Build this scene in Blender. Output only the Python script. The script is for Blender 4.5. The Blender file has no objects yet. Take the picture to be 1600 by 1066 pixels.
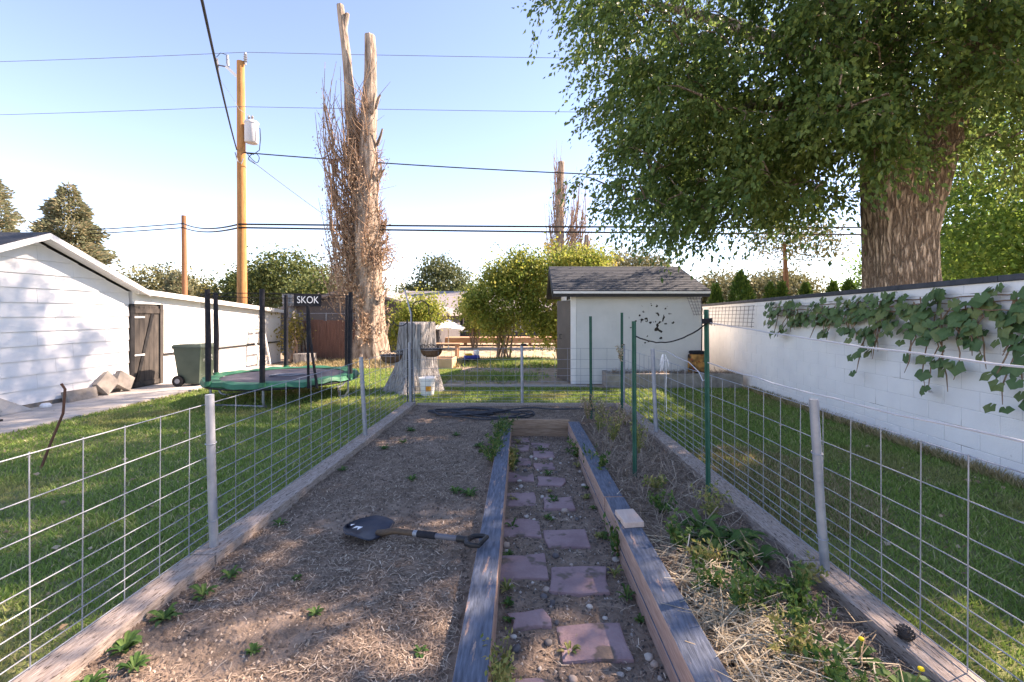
import bpy, bmesh, math, random
import numpy as np
from mathutils import Vector, Matrix, noise as mnoise
R = math.radians
random.seed(7); RNG = np.random.default_rng(7)
scene = bpy.context.scene
COL = scene.collection

# ------------------------------------------------------------------ camera
cam_d = bpy.data.cameras.new('camera'); cam = bpy.data.objects.new('camera', cam_d); COL.objects.link(cam)
cam_d.lens = 16.0; cam_d.sensor_width = 36.0; cam_d.clip_start = 0.05; cam_d.clip_end = 2000
cam.location = (0, 0, 1.6); cam.rotation_euler = (R(90), 0, 0)
cam_d.shift_x = -0.02; cam_d.shift_y = -0.027   # principal point off centre, as in a perspective-corrected photograph
scene.camera = cam
# ------------------------------------------------------------------ sky, sun, exposure
SUN_EL, SUN_ROT = 41.0, 69.0
world = bpy.data.worlds.new('World'); scene.world = world; world.use_nodes = True
nt = world.node_tree; nt.nodes.clear()
wo = nt.nodes.new('ShaderNodeOutputWorld'); bg = nt.nodes.new('ShaderNodeBackground'); sky = nt.nodes.new('ShaderNodeTexSky')
sky.sky_type = 'NISHITA'; sky.sun_disc = False; sky.sun_elevation = R(SUN_EL); sky.sun_rotation = R(SUN_ROT)
sky.altitude = 1400; sky.air_density = 1.0; sky.dust_density = 0.1; sky.ozone_density = 3.0
bg.inputs['Strength'].default_value = 0.11
nt.links.new(sky.outputs[0], bg.inputs[0]); nt.links.new(bg.outputs[0], wo.inputs[0])
sun_d = bpy.data.lights.new('sun', 'SUN'); sun = bpy.data.objects.new('sun', sun_d); COL.objects.link(sun)
sun_d.energy = 4.2; sun_d.angle = R(0.6); sun_d.color = (1.0, 0.93, 0.82)
sd = Vector((math.sin(R(SUN_ROT)) * math.cos(R(SUN_EL)), math.cos(R(SUN_ROT)) * math.cos(R(SUN_EL)), math.sin(R(SUN_EL))))
sun.rotation_euler = (-sd).to_track_quat('-Z', 'Y').to_euler(); sun.location = (30, 15, 30)
vs = scene.view_settings
vs.view_transform = 'Standard'; vs.look = 'None'; vs.gamma = 1.0; vs.use_curve_mapping = False; vs.exposure = 2.05
vs.use_white_balance = True; vs.white_balance_temperature = 7900; vs.white_balance_tint = 24
scene.cycles.max_bounces = 8; scene.cycles.transparent_max_bounces = 24

# ------------------------------------------------------------------ helpers: objects
def tag(o, label=None, cat=None, group=None, kind=None):
    if label: o['label'] = label
    if cat: o['category'] = cat
    if group: o['group'] = group
    if kind: o['kind'] = kind
    return o
def thing(name, label, cat, loc=(0, 0, 0), rz=0.0, group=None):
    o = bpy.data.objects.new(name, None); COL.objects.link(o)
    o.empty_display_size = 0.1; o.location = loc; o.rotation_euler = (0, 0, rz)
    return tag(o, label, cat, group)
def link(name, me, mat, parent=None, loc=None, rz=None):
    o = bpy.data.objects.new(name, me); COL.objects.link(o)
    if mat is not None and len(me.materials) == 0: me.materials.append(mat)
    if parent is not None: o.parent = parent
    if loc is not None: o.location = loc
    if rz is not None: o.rotation_euler = (0, 0, rz)
    return o
def np_mesh(name, V, F, smooth=False):
    """V (n,3) array, F (m,k) int array of equal-sized faces"""
    V = np.asarray(V, dtype=np.float32); F = np.asarray(F, dtype=np.int32)
    me = bpy.data.meshes.new(name); k = F.shape[1]
    me.vertices.add(len(V)); me.vertices.foreach_set('co', V.ravel())
    me.loops.add(F.size); me.loops.foreach_set('vertex_index', F.ravel())
    me.polygons.add(len(F))
    me.polygons.foreach_set('loop_start', np.arange(0, F.size, k, dtype=np.int32))
    me.polygons.foreach_set('loop_total', np.full(len(F), k, dtype=np.int32))
    if smooth: me.polygons.foreach_set('use_smooth', np.ones(len(F), dtype=bool))
    me.update(calc_edges=True); me.validate()
    return me

class MB:
    def __init__(s): s.v = []; s.f = []
    def add(s, vs_, fs):
        n = len(s.v); s.v += [tuple(p) for p in vs_]; s.f += [tuple(i + n for i in f) for f in fs]; return s
    def box(s, x0, x1, y0, y1, z0, z1):
        return s.add([(x0,y0,z0),(x1,y0,z0),(x1,y1,z0),(x0,y1,z0),(x0,y0,z1),(x1,y0,z1),(x1,y1,z1),(x0,y1,z1)],
                     [(0,3,2,1),(4,5,6,7),(0,1,5,4),(1,2,6,5),(2,3,7,6),(3,0,4,7)])
    def hexa(s, p):   # 8 points: bottom 4 (ccw) then top 4
        return s.add(p, [(0,3,2,1),(4,5,6,7),(0,1,5,4),(1,2,6,5),(2,3,7,6),(3,0,4,7)])
    def beam(s, a, b, w, h, up=(0,0,1)):
        a = Vector(a); b = Vector(b); d = (b - a).normalized(); u = Vector(up)
        sx = d.cross(u); sx = sx.normalized() if sx.length > 1e-4 else Vector((1,0,0)); uz = sx.cross(d).normalized()
        q = lambda c, i, j: c + sx * (i * w / 2) + uz * (j * h / 2)
        return s.hexa([q(a,-1,-1), q(a,1,-1), q(b,1,-1), q(b,-1,-1), q(a,-1,1), q(a,1,1), q(b,1,1), q(b,-1,1)])
    def tube(s, pts, rad, n=8, cap=True):
        pts = [Vector(p) for p in pts]
        if not isinstance(rad, (list, tuple)): rad = [rad] * len(pts)
        base = len(s.v); prev = None
        for i, p in enumerate(pts):
            if i == 0: d = pts[1] - pts[0]
            elif i == len(pts) - 1: d = pts[-1] - pts[-2]
            else: d = pts[i + 1] - pts[i - 1]
            d = d.normalized() if d.length > 1e-9 else Vector((0, 0, 1))
            if prev is None:
                ref = Vector((0,0,1)) if abs(d.z) < 0.9 else Vector((1,0,0)); u = d.cross(ref).normalized()
            else:
                u = prev - d * prev.dot(d); u = u.normalized() if u.length > 1e-6 else d.orthogonal().normalized()
            prev = u; w = d.cross(u)
            for k in range(n):
                a = 2 * math.pi * k / n; s.v.append(tuple(p + (u * math.cos(a) + w * math.sin(a)) * rad[i]))
        for i in range(len(pts) - 1):
            for k in range(n):
                a = base + i * n + k; b = base + i * n + (k + 1) % n; s.f.append((a, b, b + n, a + n))
        if cap:
            s.f.append(tuple(base + k for k in range(n - 1, -1, -1)))
            e = base + (len(pts) - 1) * n; s.f.append(tuple(e + k for k in range(n)))
        return s
    def lathe(s, prof, n=24, c=(0,0,0), cap=True):
        b = len(s.v)
        for (r, z) in prof:
            for k in range(n):
                a = 2 * math.pi * k / n; s.v.append((c[0] + r * math.cos(a), c[1] + r * math.sin(a), c[2] + z))
        for i in range(len(prof) - 1):
            for k in range(n):
                p = b + i * n + k; q = b + i * n + (k + 1) % n; s.f.append((p, q, q + n, p + n))
        if cap:
            s.f.append(tuple(b + k for k in range(n - 1, -1, -1))); e = b + (len(prof) - 1) * n; s.f.append(tuple(e + k for k in range(n)))
        return s
    def prism(s, poly, axis, a0, a1):
        """poly of 2d points extruded along axis ('x': pts are (y,z), 'y': (x,z), 'z': (x,y))"""
        n = len(poly)
        mk = {'x': lambda p, a: (a, p[0], p[1]), 'y': lambda p, a: (p[0], a, p[1]), 'z': lambda p, a: (p[0], p[1], a)}[axis]
        s.add([mk(p, a0) for p in poly] + [mk(p, a1) for p in poly],
              [tuple(range(n - 1, -1, -1)), tuple(range(n, 2 * n))] + [(i, (i + 1) % n, n + (i + 1) % n, n + i) for i in range(n)])
        return s
    def mesh(s, name, smooth=False, bevel=0.0):
        me = bpy.data.meshes.new(name); me.from_pydata(s.v, [], s.f)
        bm = bmesh.new(); bm.from_mesh(me)
        bmesh.ops.recalc_face_normals(bm, faces=bm.faces)
        if bevel > 0:
            bmesh.ops.bevel(bm, geom=list(bm.edges), offset=bevel, segments=2, profile=0.6, affect='EDGES', clamp_overlap=True)
        bm.to_mesh(me); bm.free()
        if smooth:
            for p in me.polygons: p.use_smooth = True
            try: me.set_sharp_from_angle(angle=R(40))
            except Exception: pass
        return me
    def build(s, name, mat, parent=None, loc=None, rz=None, smooth=False, bevel=0.0):
        return link(name, s.mesh(name, smooth, bevel), mat, parent, loc, rz)
def solo(o, label, cat, group=None): return tag(o, label, cat, group)
def struct(o): return tag(o, kind='structure')
def text_mesh(body, size, ext=0.001):
    cu = bpy.data.curves.new('lettering', 'FONT'); cu.body = body; cu.size = size; cu.extrude = ext
    cu.align_x = 'CENTER'; cu.align_y = 'CENTER'
    t = bpy.data.objects.new('lettering', cu); COL.objects.link(t)
    me = bpy.data.meshes.new_from_object(t.evaluated_get(bpy.context.evaluated_depsgraph_get()))
    bpy.data.objects.remove(t); return me

# ------------------------------------------------------------------ helpers: materials
def mat(name, c1, c2=None, scale=4.0, rough=0.8, bump=0.0, bscale=40.0, stretch=(1,1,1), metal=0.0, detail=6.0,
        speck=None, speck_scale=30.0, speck_lo=0.62, spec=0.3, bdist=0.01):
    m = bpy.data.materials.new(name); m.use_nodes = True; t = m.node_tree; N = t.nodes; L = t.links
    b = N['Principled BSDF']; b.inputs['Roughness'].default_value = rough; b.inputs['Metallic'].default_value = metal
    b.inputs['Specular IOR Level'].default_value = spec
    c1 = (*c1, 1); c2 = (*(c2 or c1[:3]), 1)
    g = N.new('ShaderNodeNewGeometry'); mp = N.new('ShaderNodeMapping'); mp.inputs['Scale'].default_value = stretch
    L.new(g.outputs['Position'], mp.inputs['Vector'])
    n1 = N.new('ShaderNodeTexNoise'); n1.inputs['Scale'].default_value = scale; n1.inputs['Detail'].default_value = detail; n1.inputs['Roughness'].default_value = 0.62
    L.new(mp.outputs[0], n1.inputs['Vector'])
    rp = N.new('ShaderNodeValToRGB'); rp.color_ramp.elements[0].position = 0.33; rp.color_ramp.elements[1].position = 0.67
    rp.color_ramp.elements[0].color = c1; rp.color_ramp.elements[1].color = c2
    L.new(n1.outputs['Fac'], rp.inputs['Fac']); out = rp.outputs['Color']
    if speck:
        n2 = N.new('ShaderNodeTexNoise'); n2.inputs['Scale'].default_value = speck_scale; n2.inputs['Detail'].default_value = 3
        L.new(mp.outputs[0], n2.inputs['Vector'])
        r2 = N.new('ShaderNodeValToRGB'); r2.color_ramp.elements[0].position = speck_lo; r2.color_ramp.elements[1].position = speck_lo + 0.06
        r2.color_ramp.elements[0].color = (0,0,0,1); r2.color_ramp.elements[1].color = (1,1,1,1)
        L.new(n2.outputs['Fac'], r2.inputs['Fac'])
        mx = N.new('ShaderNodeMix'); mx.data_type = 'RGBA'; mx.inputs['B'].default_value = (*speck, 1)
        L.new(r2.outputs['Color'], mx.inputs['Factor']); L.new(out, mx.inputs['A']); out = mx.outputs['Result']
    L.new(out, b.inputs['Base Color'])
    if bump > 0:
        n3 = N.new('ShaderNodeTexNoise'); n3.inputs['Scale'].default_value = bscale; n3.inputs['Detail'].default_value = 5
        L.new(mp.outputs[0], n3.inputs['Vector'])
        bp = N.new('ShaderNodeBump'); bp.inputs['Strength'].default_value = bump; bp.inputs['Distance'].default_value = bdist
        L.new(n3.outputs['Fac'], bp.inputs['Height']); L.new(bp.outputs[0], b.inputs['Normal'])
    return m
def island_mat(name, cols, trans=0.0, rough=0.6, patch=None, patch_scale=0.8, spec=0.25, pos=None):
    """colour picked per loose piece (leaf, blade, straw); patch mixes a second tone in by world noise"""
    m = bpy.data.materials.new(name); m.use_nodes = True; t = m.node_tree; N = t.nodes; L = t.links
    b = N['Principled BSDF']; b.inputs['Roughness'].default_value = rough; b.inputs['Specular IOR Level'].default_value = spec
    g = N.new('ShaderNodeNewGeometry'); rp = N.new('ShaderNodeValToRGB'); e = rp.color_ramp.elements
    while len(e) < len(cols): e.new(0.5)
    for i, c in enumerate(cols):
        e[i].position = pos[i] if pos else i / max(1, len(cols) - 1); e[i].color = (*c, 1)
    L.new(g.outputs['Random Per Island'], rp.inputs['Fac']); out = rp.outputs['Color']
    if patch:
        n1 = N.new('ShaderNodeTexNoise'); n1.inputs['Scale'].default_value = patch_scale; n1.inputs['Detail'].default_value = 3
        L.new(g.outputs['Position'], n1.inputs['Vector'])
        r2 = N.new('ShaderNodeValToRGB'); r2.color_ramp.elements[0].position = 0.52; r2.color_ramp.elements[1].position = 0.68
        L.new(n1.outputs['Fac'], r2.inputs['Fac'])
        mx = N.new('ShaderNodeMix'); mx.data_type = 'RGBA'; mx.inputs['B'].default_value = (*patch, 1)
        ml = N.new('ShaderNodeMath'); ml.operation = 'MULTIPLY'; ml.inputs[1].default_value = 0.6
        L.new(r2.outputs['Color'], ml.inputs[0]); L.new(ml.outputs[0], mx.inputs['Factor']); L.new(out, mx.inputs['A']); out = mx.outputs['Result']
    L.new(out, b.inputs['Base Color'])
    if trans > 0:
        tr = N.new('ShaderNodeBsdfTranslucent'); hs = N.new('ShaderNodeHueSaturation'); hs.inputs['Value'].default_value = 1.7; hs.inputs['Hue'].default_value = 0.485
        L.new(out, hs.inputs['Color']); L.new(hs.outputs[0], tr.inputs['Color'])
        ms = N.new('ShaderNodeMixShader'); ms.inputs[0].default_value = trans
        L.new(b.outputs[0], ms.inputs[1]); L.new(tr.outputs[0], ms.inputs[2]); L.new(ms.outputs[0], N['Material Output'].inputs['Surface'])
    return m
def painted_timber(name, paint, raw1, raw2, cover=0.5):
    """paint survives on the upward faces and flakes off; flanks are bare wood"""
    m = mat(name, raw1, raw2, scale=6, rough=0.85, bump=0.5, bscale=14, stretch=(14, 1.2, 14))
    N = m.node_tree.nodes; L = m.node_tree.links; b = N['Principled BSDF']
    old = b.inputs['Base Color'].links[0].from_socket
    g = N.new('ShaderNodeNewGeometry'); sx = N.new('ShaderNodeSeparateXYZ'); L.new(g.outputs['True Normal'], sx.inputs[0])
    up = N.new('ShaderNodeMath'); up.operation = 'GREATER_THAN'; up.inputs[1].default_value = 0.35; L.new(sx.outputs['Z'], up.inputs[0])
    mp = N.new('ShaderNodeMapping'); mp.inputs['Scale'].default_value = (9, 1.6, 9); L.new(g.outputs['Position'], mp.inputs[0])
    n = N.new('ShaderNodeTexNoise'); n.inputs['Scale'].default_value = 2.2; n.inputs['Detail'].default_value = 8; n.inputs['Roughness'].default_value = 0.7
    L.new(mp.outputs[0], n.inputs['Vector'])
    r = N.new('ShaderNodeValToRGB'); r.color_ramp.elements[0].position = cover + 0.13; r.color_ramp.elements[1].position = cover + 0.19
    r.color_ramp.elements[0].color = (1,1,1,1); r.color_ramp.elements[1].color = (0,0,0,1); L.new(n.outputs['Fac'], r.inputs['Fac'])
    ml = N.new('ShaderNodeMath'); ml.operation = 'MULTIPLY'; L.new(up.outputs[0], ml.inputs[0]); L.new(r.outputs[0], ml.inputs[1])
    n2 = N.new('ShaderNodeTexNoise'); n2.inputs['Scale'].default_value = 5; n2.inputs['Detail'].default_value = 6
    mp2 = N.new('ShaderNodeMapping'); mp2.inputs['Scale'].default_value = (16, 2.2, 16); L.new(g.outputs['Position'], mp2.inputs[0]); L.new(mp2.outputs[0], n2.inputs['Vector'])
    r2 = N.new('ShaderNodeValToRGB'); r2.color_ramp.elements[0].position = 0.3; r2.color_ramp.elements[1].position = 0.7
    r2.color_ramp.elements[0].color = (*[c * 0.6 for c in paint], 1); r2.color_ramp.elements[1].color = (*[min(1, c * 1.3) for c in paint], 1)
    L.new(n2.outputs['Fac'], r2.inputs['Fac'])
    mx = N.new('ShaderNodeMix'); mx.data_type = 'RGBA'; L.new(ml.outputs[0], mx.inputs['Factor']); L.new(old, mx.inputs['A']); L.new(r2.outputs[0], mx.inputs['B'])
    L.new(mx.outputs['Result'], b.inputs['Base Color'])
    return m

M = {}
M['white_siding'] = mat('white_siding', (0.70,0.71,0.73), (0.80,0.80,0.80), scale=3, rough=0.75, bump=0.15, bscale=25, speck=(0.55,0.55,0.55), speck_scale=9, speck_lo=0.70)
M['white_trim'] = mat('white_trim', (0.74,0.73,0.70), (0.82,0.81,0.79), scale=6, rough=0.6)
M['white_wall'] = mat('white_wall', (0.76,0.75,0.72), (0.84,0.83,0.81), scale=2.5, rough=0.8, bump=0.2, bscale=30, speck=(0.5,0.44,0.38), speck_scale=6, speck_lo=0.71)
M['block_paint'] = mat('block_paint', (0.80,0.80,0.81), (0.88,0.88,0.88), scale=2.2, rough=0.8, bump=0.35, bscale=70, speck=(0.42,0.40,0.40), speck_scale=11, speck_lo=0.73)
M['joint_paint'] = mat('joint_paint', (0.56,0.56,0.57), (0.70,0.70,0.70), scale=5, rough=0.9, bump=0.4, bscale=60, speck=(0.22,0.20,0.19), speck_scale=2.2, speck_lo=0.63)
M['shed_paint'] = mat('shed_paint', (0.56,0.57,0.55), (0.64,0.64,0.62), scale=2.0, rough=0.85, bump=0.3, bscale=60)
M['cap_dark'] = mat('cap_dark', (0.045,0.052,0.065), (0.075,0.082,0.10), scale=7, rough=0.7, bump=0.3)
M['shingle'] = mat('shingle', (0.025,0.032,0.04), (0.065,0.072,0.085), scale=16, rough=0.9, bump=0.6, bscale=50, stretch=(1, 2.5, 4))
M['shingle_grey'] = mat('shingle_grey', (0.20,0.18,0.18), (0.27,0.25,0.245), scale=8, rough=0.9)
M['black_metal'] = mat('black_metal', (0.015,0.015,0.017), (0.03,0.03,0.032), scale=10, rough=0.5)
M['black_cloth'] = mat('black_cloth', (0.012,0.013,0.017), (0.028,0.028,0.034), scale=18, rough=0.85, bump=0.4, bscale=25)
M['cable'] = mat('cable', (0.012,0.012,0.014), (0.022,0.022,0.024), rough=0.7)
M['wire_grey'] = mat('wire_grey', (0.10,0.10,0.12), (0.15,0.15,0.17), rough=0.6)
M['galv'] = mat('galv', (0.25,0.275,0.31), (0.37,0.39,0.43), scale=9, rough=0.45, metal=0.35, bump=0.1)
M['galv_wire'] = mat('galv_wire', (0.22,0.245,0.28), (0.34,0.365,0.41), scale=12, rough=0.45, metal=0.3)
M['white_wire'] = mat('white_wire', (0.40,0.41,0.44), (0.52,0.53,0.56), rough=0.5)
M['green_post'] = mat('green_post', (0.012,0.085,0.058), (0.03,0.13,0.09), scale=12, rough=0.55, speck=(0.10,0.07,0.05), speck_scale=20, speck_lo=0.68)
M['wood_grey'] = mat('wood_grey', (0.27,0.21,0.175), (0.48,0.40,0.35), scale=5, rough=0.9, bump=0.6, bscale=10, stretch=(14, 2.6, 14), speck=(0.10,0.075,0.06), speck_scale=9, speck_lo=0.60, detail=9)
M['blue_timber'] = painted_timber('blue_timber', (0.12,0.142,0.185), (0.36,0.22,0.17), (0.52,0.36,0.29), 0.465)
M['end_board'] = mat('end_board', (0.24,0.155,0.10), (0.40,0.28,0.20), scale=5, rough=0.85, bump=0.5, bscale=12, stretch=(1.5,14,14))
M['pole_wood'] = mat('pole_wood', (0.34,0.15,0.05), (0.52,0.27,0.11), scale=3, rough=0.85, bump=0.4, bscale=8, stretch=(12,12,0.8))
M['pole_old'] = mat('pole_old', (0.22,0.10,0.05), (0.33,0.17,0.09), scale=3, rough=0.9, stretch=(12,12,0.8))
M['fence_brown'] = mat('fence_brown', (0.13,0.06,0.043), (0.22,0.11,0.08), scale=4, rough=0.9, bump=0.4, stretch=(10,10,0.8))
M['dead_bark'] = mat('dead_bark', (0.13,0.09,0.065), (0.52,0.43,0.345), scale=2.2, rough=0.95, bump=0.9, bscale=7, stretch=(5,5,0.7), bdist=0.06)
M['dead_twig'] = mat('dead_twig', (0.20,0.125,0.085), (0.40,0.27,0.18), scale=4, rough=0.95)
M['stump'] = mat('stump', (0.15,0.14,0.135), (0.52,0.50,0.48), scale=3.2, rough=0.95, bump=1.0, bscale=6, stretch=(9,9,0.5), bdist=0.05, speck=(0.05,0.045,0.04), speck_scale=4, speck_lo=0.63)
M['concrete'] = mat('concrete', (0.36,0.33,0.30), (0.50,0.47,0.44), scale=3, rough=0.95, bump=0.4, bscale=60, speck=(0.24,0.22,0.2), speck_scale=14, speck_lo=0.66)
M['concrete_dark'] = mat('concrete_dark', (0.20,0.18,0.16), (0.33,0.30,0.27), scale=6, rough=0.95, bump=0.5, bscale=50)
M['paver'] = mat('paver', (0.25,0.165,0.175), (0.39,0.275,0.275), scale=4, rough=0.9, bump=0.6, bscale=50, speck=(0.16,0.125,0.105), speck_scale=7, speck_lo=0.56)
M['pebble'] = island_mat('pebble', [(0.06,0.05,0.045), (0.14,0.115,0.10), (0.24,0.20,0.17), (0.50,0.45,0.40)], rough=0.85, pos=[0,.5,.85,1])
M['soil'] = mat('soil', (0.135,0.098,0.074), (0.32,0.24,0.185), scale=9, rough=1.0, bump=1.0, bscale=45, speck=(0.25,0.19,0.14), speck_scale=70, speck_lo=0.60, bdist=0.02)
M['straw'] = island_mat('straw', [(0.13,0.092,0.07), (0.28,0.21,0.16), (0.43,0.335,0.255), (0.68,0.58,0.46)], rough=0.85, pos=[0,.5,.88,1])
M['straw_pale'] = island_mat('straw_pale', [(0.25,0.18,0.11), (0.46,0.37,0.25), (0.62,0.54,0.40)], rough=0.85)
M['lawn_base'] = mat('lawn_base', (0.12,0.15,0.05), (0.21,0.205,0.10), scale=3, rough=1.0, bump=0.8, bscale=70)
M['grass'] = island_mat('grass', [(0.11,0.20,0.042), (0.175,0.28,0.065), (0.25,0.34,0.10), (0.45,0.41,0.22)], trans=0.3, patch=(0.30,0.25,0.12), patch_scale=0.9, pos=[0,0.45,0.85,1])
M['grass_dry'] = island_mat('grass_dry', [(0.13,0.14,0.045), (0.34,0.27,0.14), (0.46,0.37,0.22)], trans=0.2)
M['weed'] = island_mat('weed', [(0.03,0.085,0.018), (0.055,0.125,0.03), (0.11,0.19,0.045)], trans=0.25)
M['weed_pale'] = island_mat('weed_pale', [(0.10,0.15,0.04), (0.24,0.26,0.08), (0.36,0.30,0.12)], trans=0.25)
M['leaf_elm'] = island_mat('leaf_elm', [(0.045,0.092,0.028), (0.075,0.14,0.038), (0.14,0.205,0.055)], trans=0.45, rough=0.4, patch=(0.13,0.17,0.04), patch_scale=0.5)
M['leaf_maple'] = island_mat('leaf_maple', [(0.06,0.13,0.025), (0.10,0.19,0.035), (0.17,0.25,0.05)], trans=0.45)
M['leaf_lilac'] = island_mat('leaf_lilac', [(0.10,0.16,0.03), (0.18,0.24,0.045), (0.33,0.33,0.08)], trans=0.42, patch=(0.32,0.31,0.08))
M['leaf_far'] = island_mat('leaf_far', [(0.05,0.085,0.025), (0.09,0.12,0.035), (0.15,0.165,0.05)], trans=0.2)
M['leaf_olive'] = island_mat('leaf_olive', [(0.10,0.11,0.05), (0.17,0.17,0.08), (0.23,0.22,0.11)], trans=0.2)
M['leaf_yellow'] = island_mat('leaf_yellow', [(0.16,0.15,0.03), (0.28,0.24,0.05), (0.36,0.29,0.07)], trans=0.3)
M['needle'] = island_mat('needle', [(0.12,0.145,0.085), (0.19,0.205,0.12), (0.30,0.25,0.145)], trans=0.3)
M['pine'] = island_mat('pine', [(0.05,0.075,0.03), (0.085,0.11,0.045), (0.14,0.15,0.06)], trans=0.25)
M['arbor'] = island_mat('arbor', [(0.03,0.085,0.015), (0.06,0.13,0.025), (0.11,0.18,0.035)], trans=0.15)
M['dry_leaf'] = island_mat('dry_leaf', [(0.24,0.16,0.10), (0.40,0.285,0.19), (0.56,0.44,0.32)], trans=0.15)
M['vine_leaf'] = mat('vine_leaf', (0.05,0.11,0.04), (0.105,0.175,0.065), scale=3.5, rough=0.55, bump=0.3, bscale=40)
M['vine_stem'] = mat('vine_stem', (0.17,0.10,0.065), (0.30,0.20,0.13), scale=8, rough=0.9)
M['plastic_green'] = mat('plastic_green', (0.065,0.09,0.07), (0.09,0.12,0.092), scale=3, rough=0.55)
M['pad_green'] = mat('pad_green', (0.015,0.13,0.07), (0.035,0.19,0.11), scale=6, rough=0.55)
M['tramp_mat'] = mat('tramp_mat', (0.05,0.05,0.07), (0.085,0.085,0.11), scale=5, rough=0.6)
M['white_plain'] = mat('white_plain', (0.80,0.80,0.80), (0.86,0.86,0.86), rough=0.5)
M['gate_paint'] = mat('gate_paint', (0.050,0.046,0.043), (0.095,0.082,0.072), scale=3, rough=0.8, bump=0.3, stretch=(6,6,1))
M['door_grey'] = mat('door_grey', (0.085,0.075,0.068), (0.125,0.112,0.10), scale=2, rough=0.6)
M['house_dark'] = mat('house_dark', (0.085,0.08,0.085), (0.12,0.115,0.12), scale=3, rough=0.9)
M['house_trim'] = mat('house_trim', (0.5,0.48,0.46), (0.6,0.58,0.56), rough=0.8)
M['glass'] = mat('glass', (0.03,0.035,0.04), (0.05,0.055,0.06), rough=0.1, spec=0.6)
M['dirt'] = mat('dirt', (0.30,0.23,0.16), (0.45,0.36,0.27), scale=2.2, rough=1.0, bump=0.6, bscale=30, speck=(0.16,0.15,0.07), speck_scale=3.5, speck_lo=0.56)
M['coco'] = mat('coco', (0.10,0.055,0.03), (0.20,0.12,0.07), scale=16, rough=1.0, bump=0.8, bscale=50)
M['shovel_blade'] = mat('shovel_blade', (0.028,0.032,0.045), (0.05,0.055,0.072), scale=8, rough=0.45, metal=0.3)
M['shovel_wood'] = mat('shovel_wood', (0.075,0.05,0.034), (0.13,0.085,0.055), scale=8, rough=0.7, stretch=(1,10,10))
M['hose'] = mat('hose', (0.022,0.025,0.033), (0.045,0.05,0.062), rough=0.5)
M['block_raw'] = mat('block_raw', (0.56,0.40,0.33), (0.66,0.51,0.43), scale=5, rough=0.85, stretch=(8,1,8))
M['toy_green'] = mat('toy_green', (0.12,0.55,0.02), (0.16,0.62,0.03), rough=0.4)
M['toy_blue'] = mat('toy_blue', (0.03,0.05,0.28), (0.05,0.08,0.38), rough=0.4)
M['toy_yellow'] = mat('toy_yellow', (0.7,0.42,0.02), (0.75,0.5,0.03), rough=0.4)
M['wood_warm'] = mat('wood_warm', (0.36,0.20,0.12), (0.50,0.31,0.20), scale=4, rough=0.8, stretch=(1.5,8,8))
M['box_tan'] = mat('box_tan', (0.55,0.36,0.22), (0.66,0.46,0.30), rough=0.85)
M['camo'] = mat('camo', (0.02,0.018,0.016), (0.52,0.25,0.07), scale=7, rough=0.7, detail=1, speck=(0.30,0.07,0.03), speck_scale=9, speck_lo=0.60)
M['hill'] = mat('hill', (0.20,0.20,0.22), (0.26,0.25,0.25), scale=0.02, rough=1.0)
M['yellow_flower'] = mat('yellow_flower', (0.75,0.50,0.01), (0.85,0.62,0.02), rough=0.6)
M['rust'] = mat('rust', (0.10,0.045,0.03), (0.17,0.08,0.05), rough=0.9)
m = bpy.data.materials.new('net'); m.use_nodes = True
_t = m.node_tree; _b = _t.nodes['Principled BSDF']; _b.inputs['Base Color'].default_value = (0.01,0.01,0.012,1); _b.inputs['Alpha'].default_value = 0.13; _b.inputs['Roughness'].default_value = 0.9
M['net'] = m
# shed paint with flaked dark stains (wear with a shape of its own) around one area of the wall
def add_stain(m, centre, radius, dark, scale, lo):
    N = m.node_tree.nodes; L = m.node_tree.links; b = N['Principled BSDF']; old = b.inputs['Base Color'].links[0].from_socket
    g = N.new('ShaderNodeNewGeometry'); n = N.new('ShaderNodeTexNoise'); n.inputs['Scale'].default_value = scale; n.inputs['Detail'].default_value = 2
    L.new(g.outputs['Position'], n.inputs['Vector'])
    ds = N.new('ShaderNodeVectorMath'); ds.operation = 'DISTANCE'; ds.inputs[1].default_value = centre; L.new(g.outputs['Position'], ds.inputs[0])
    mr = N.new('ShaderNodeMapRange'); mr.inputs['From Min'].default_value = 0; mr.inputs['From Max'].default_value = radius; mr.inputs['To Min'].default_value = 0.0; mr.inputs['To Max'].default_value = 0.30
    L.new(ds.outputs['Value'], mr.inputs['Value'])
    sb = N.new('ShaderNodeMath'); sb.operation = 'SUBTRACT'; L.new(n.outputs['Fac'], sb.inputs[0]); L.new(mr.outputs[0], sb.inputs[1])
    gt = N.new('ShaderNodeMapRange'); gt.inputs['From Min'].default_value = lo; gt.inputs['From Max'].default_value = lo + 0.02; L.new(sb.outputs[0], gt.inputs['Value'])
    mx = N.new('ShaderNodeMix'); mx.data_type = 'RGBA'; mx.inputs['B'].default_value = (*dark, 1); L.new(gt.outputs[0], mx.inputs['Factor']); L.new(old, mx.inputs['A'])
    L.new(mx.outputs['Result'], b.inputs['Base Color'])
add_stain(M['shed_paint'], (2.75, 10.3, 1.35), 1.1, (0.03,0.025,0.02), 9.0, 0.545)

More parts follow.
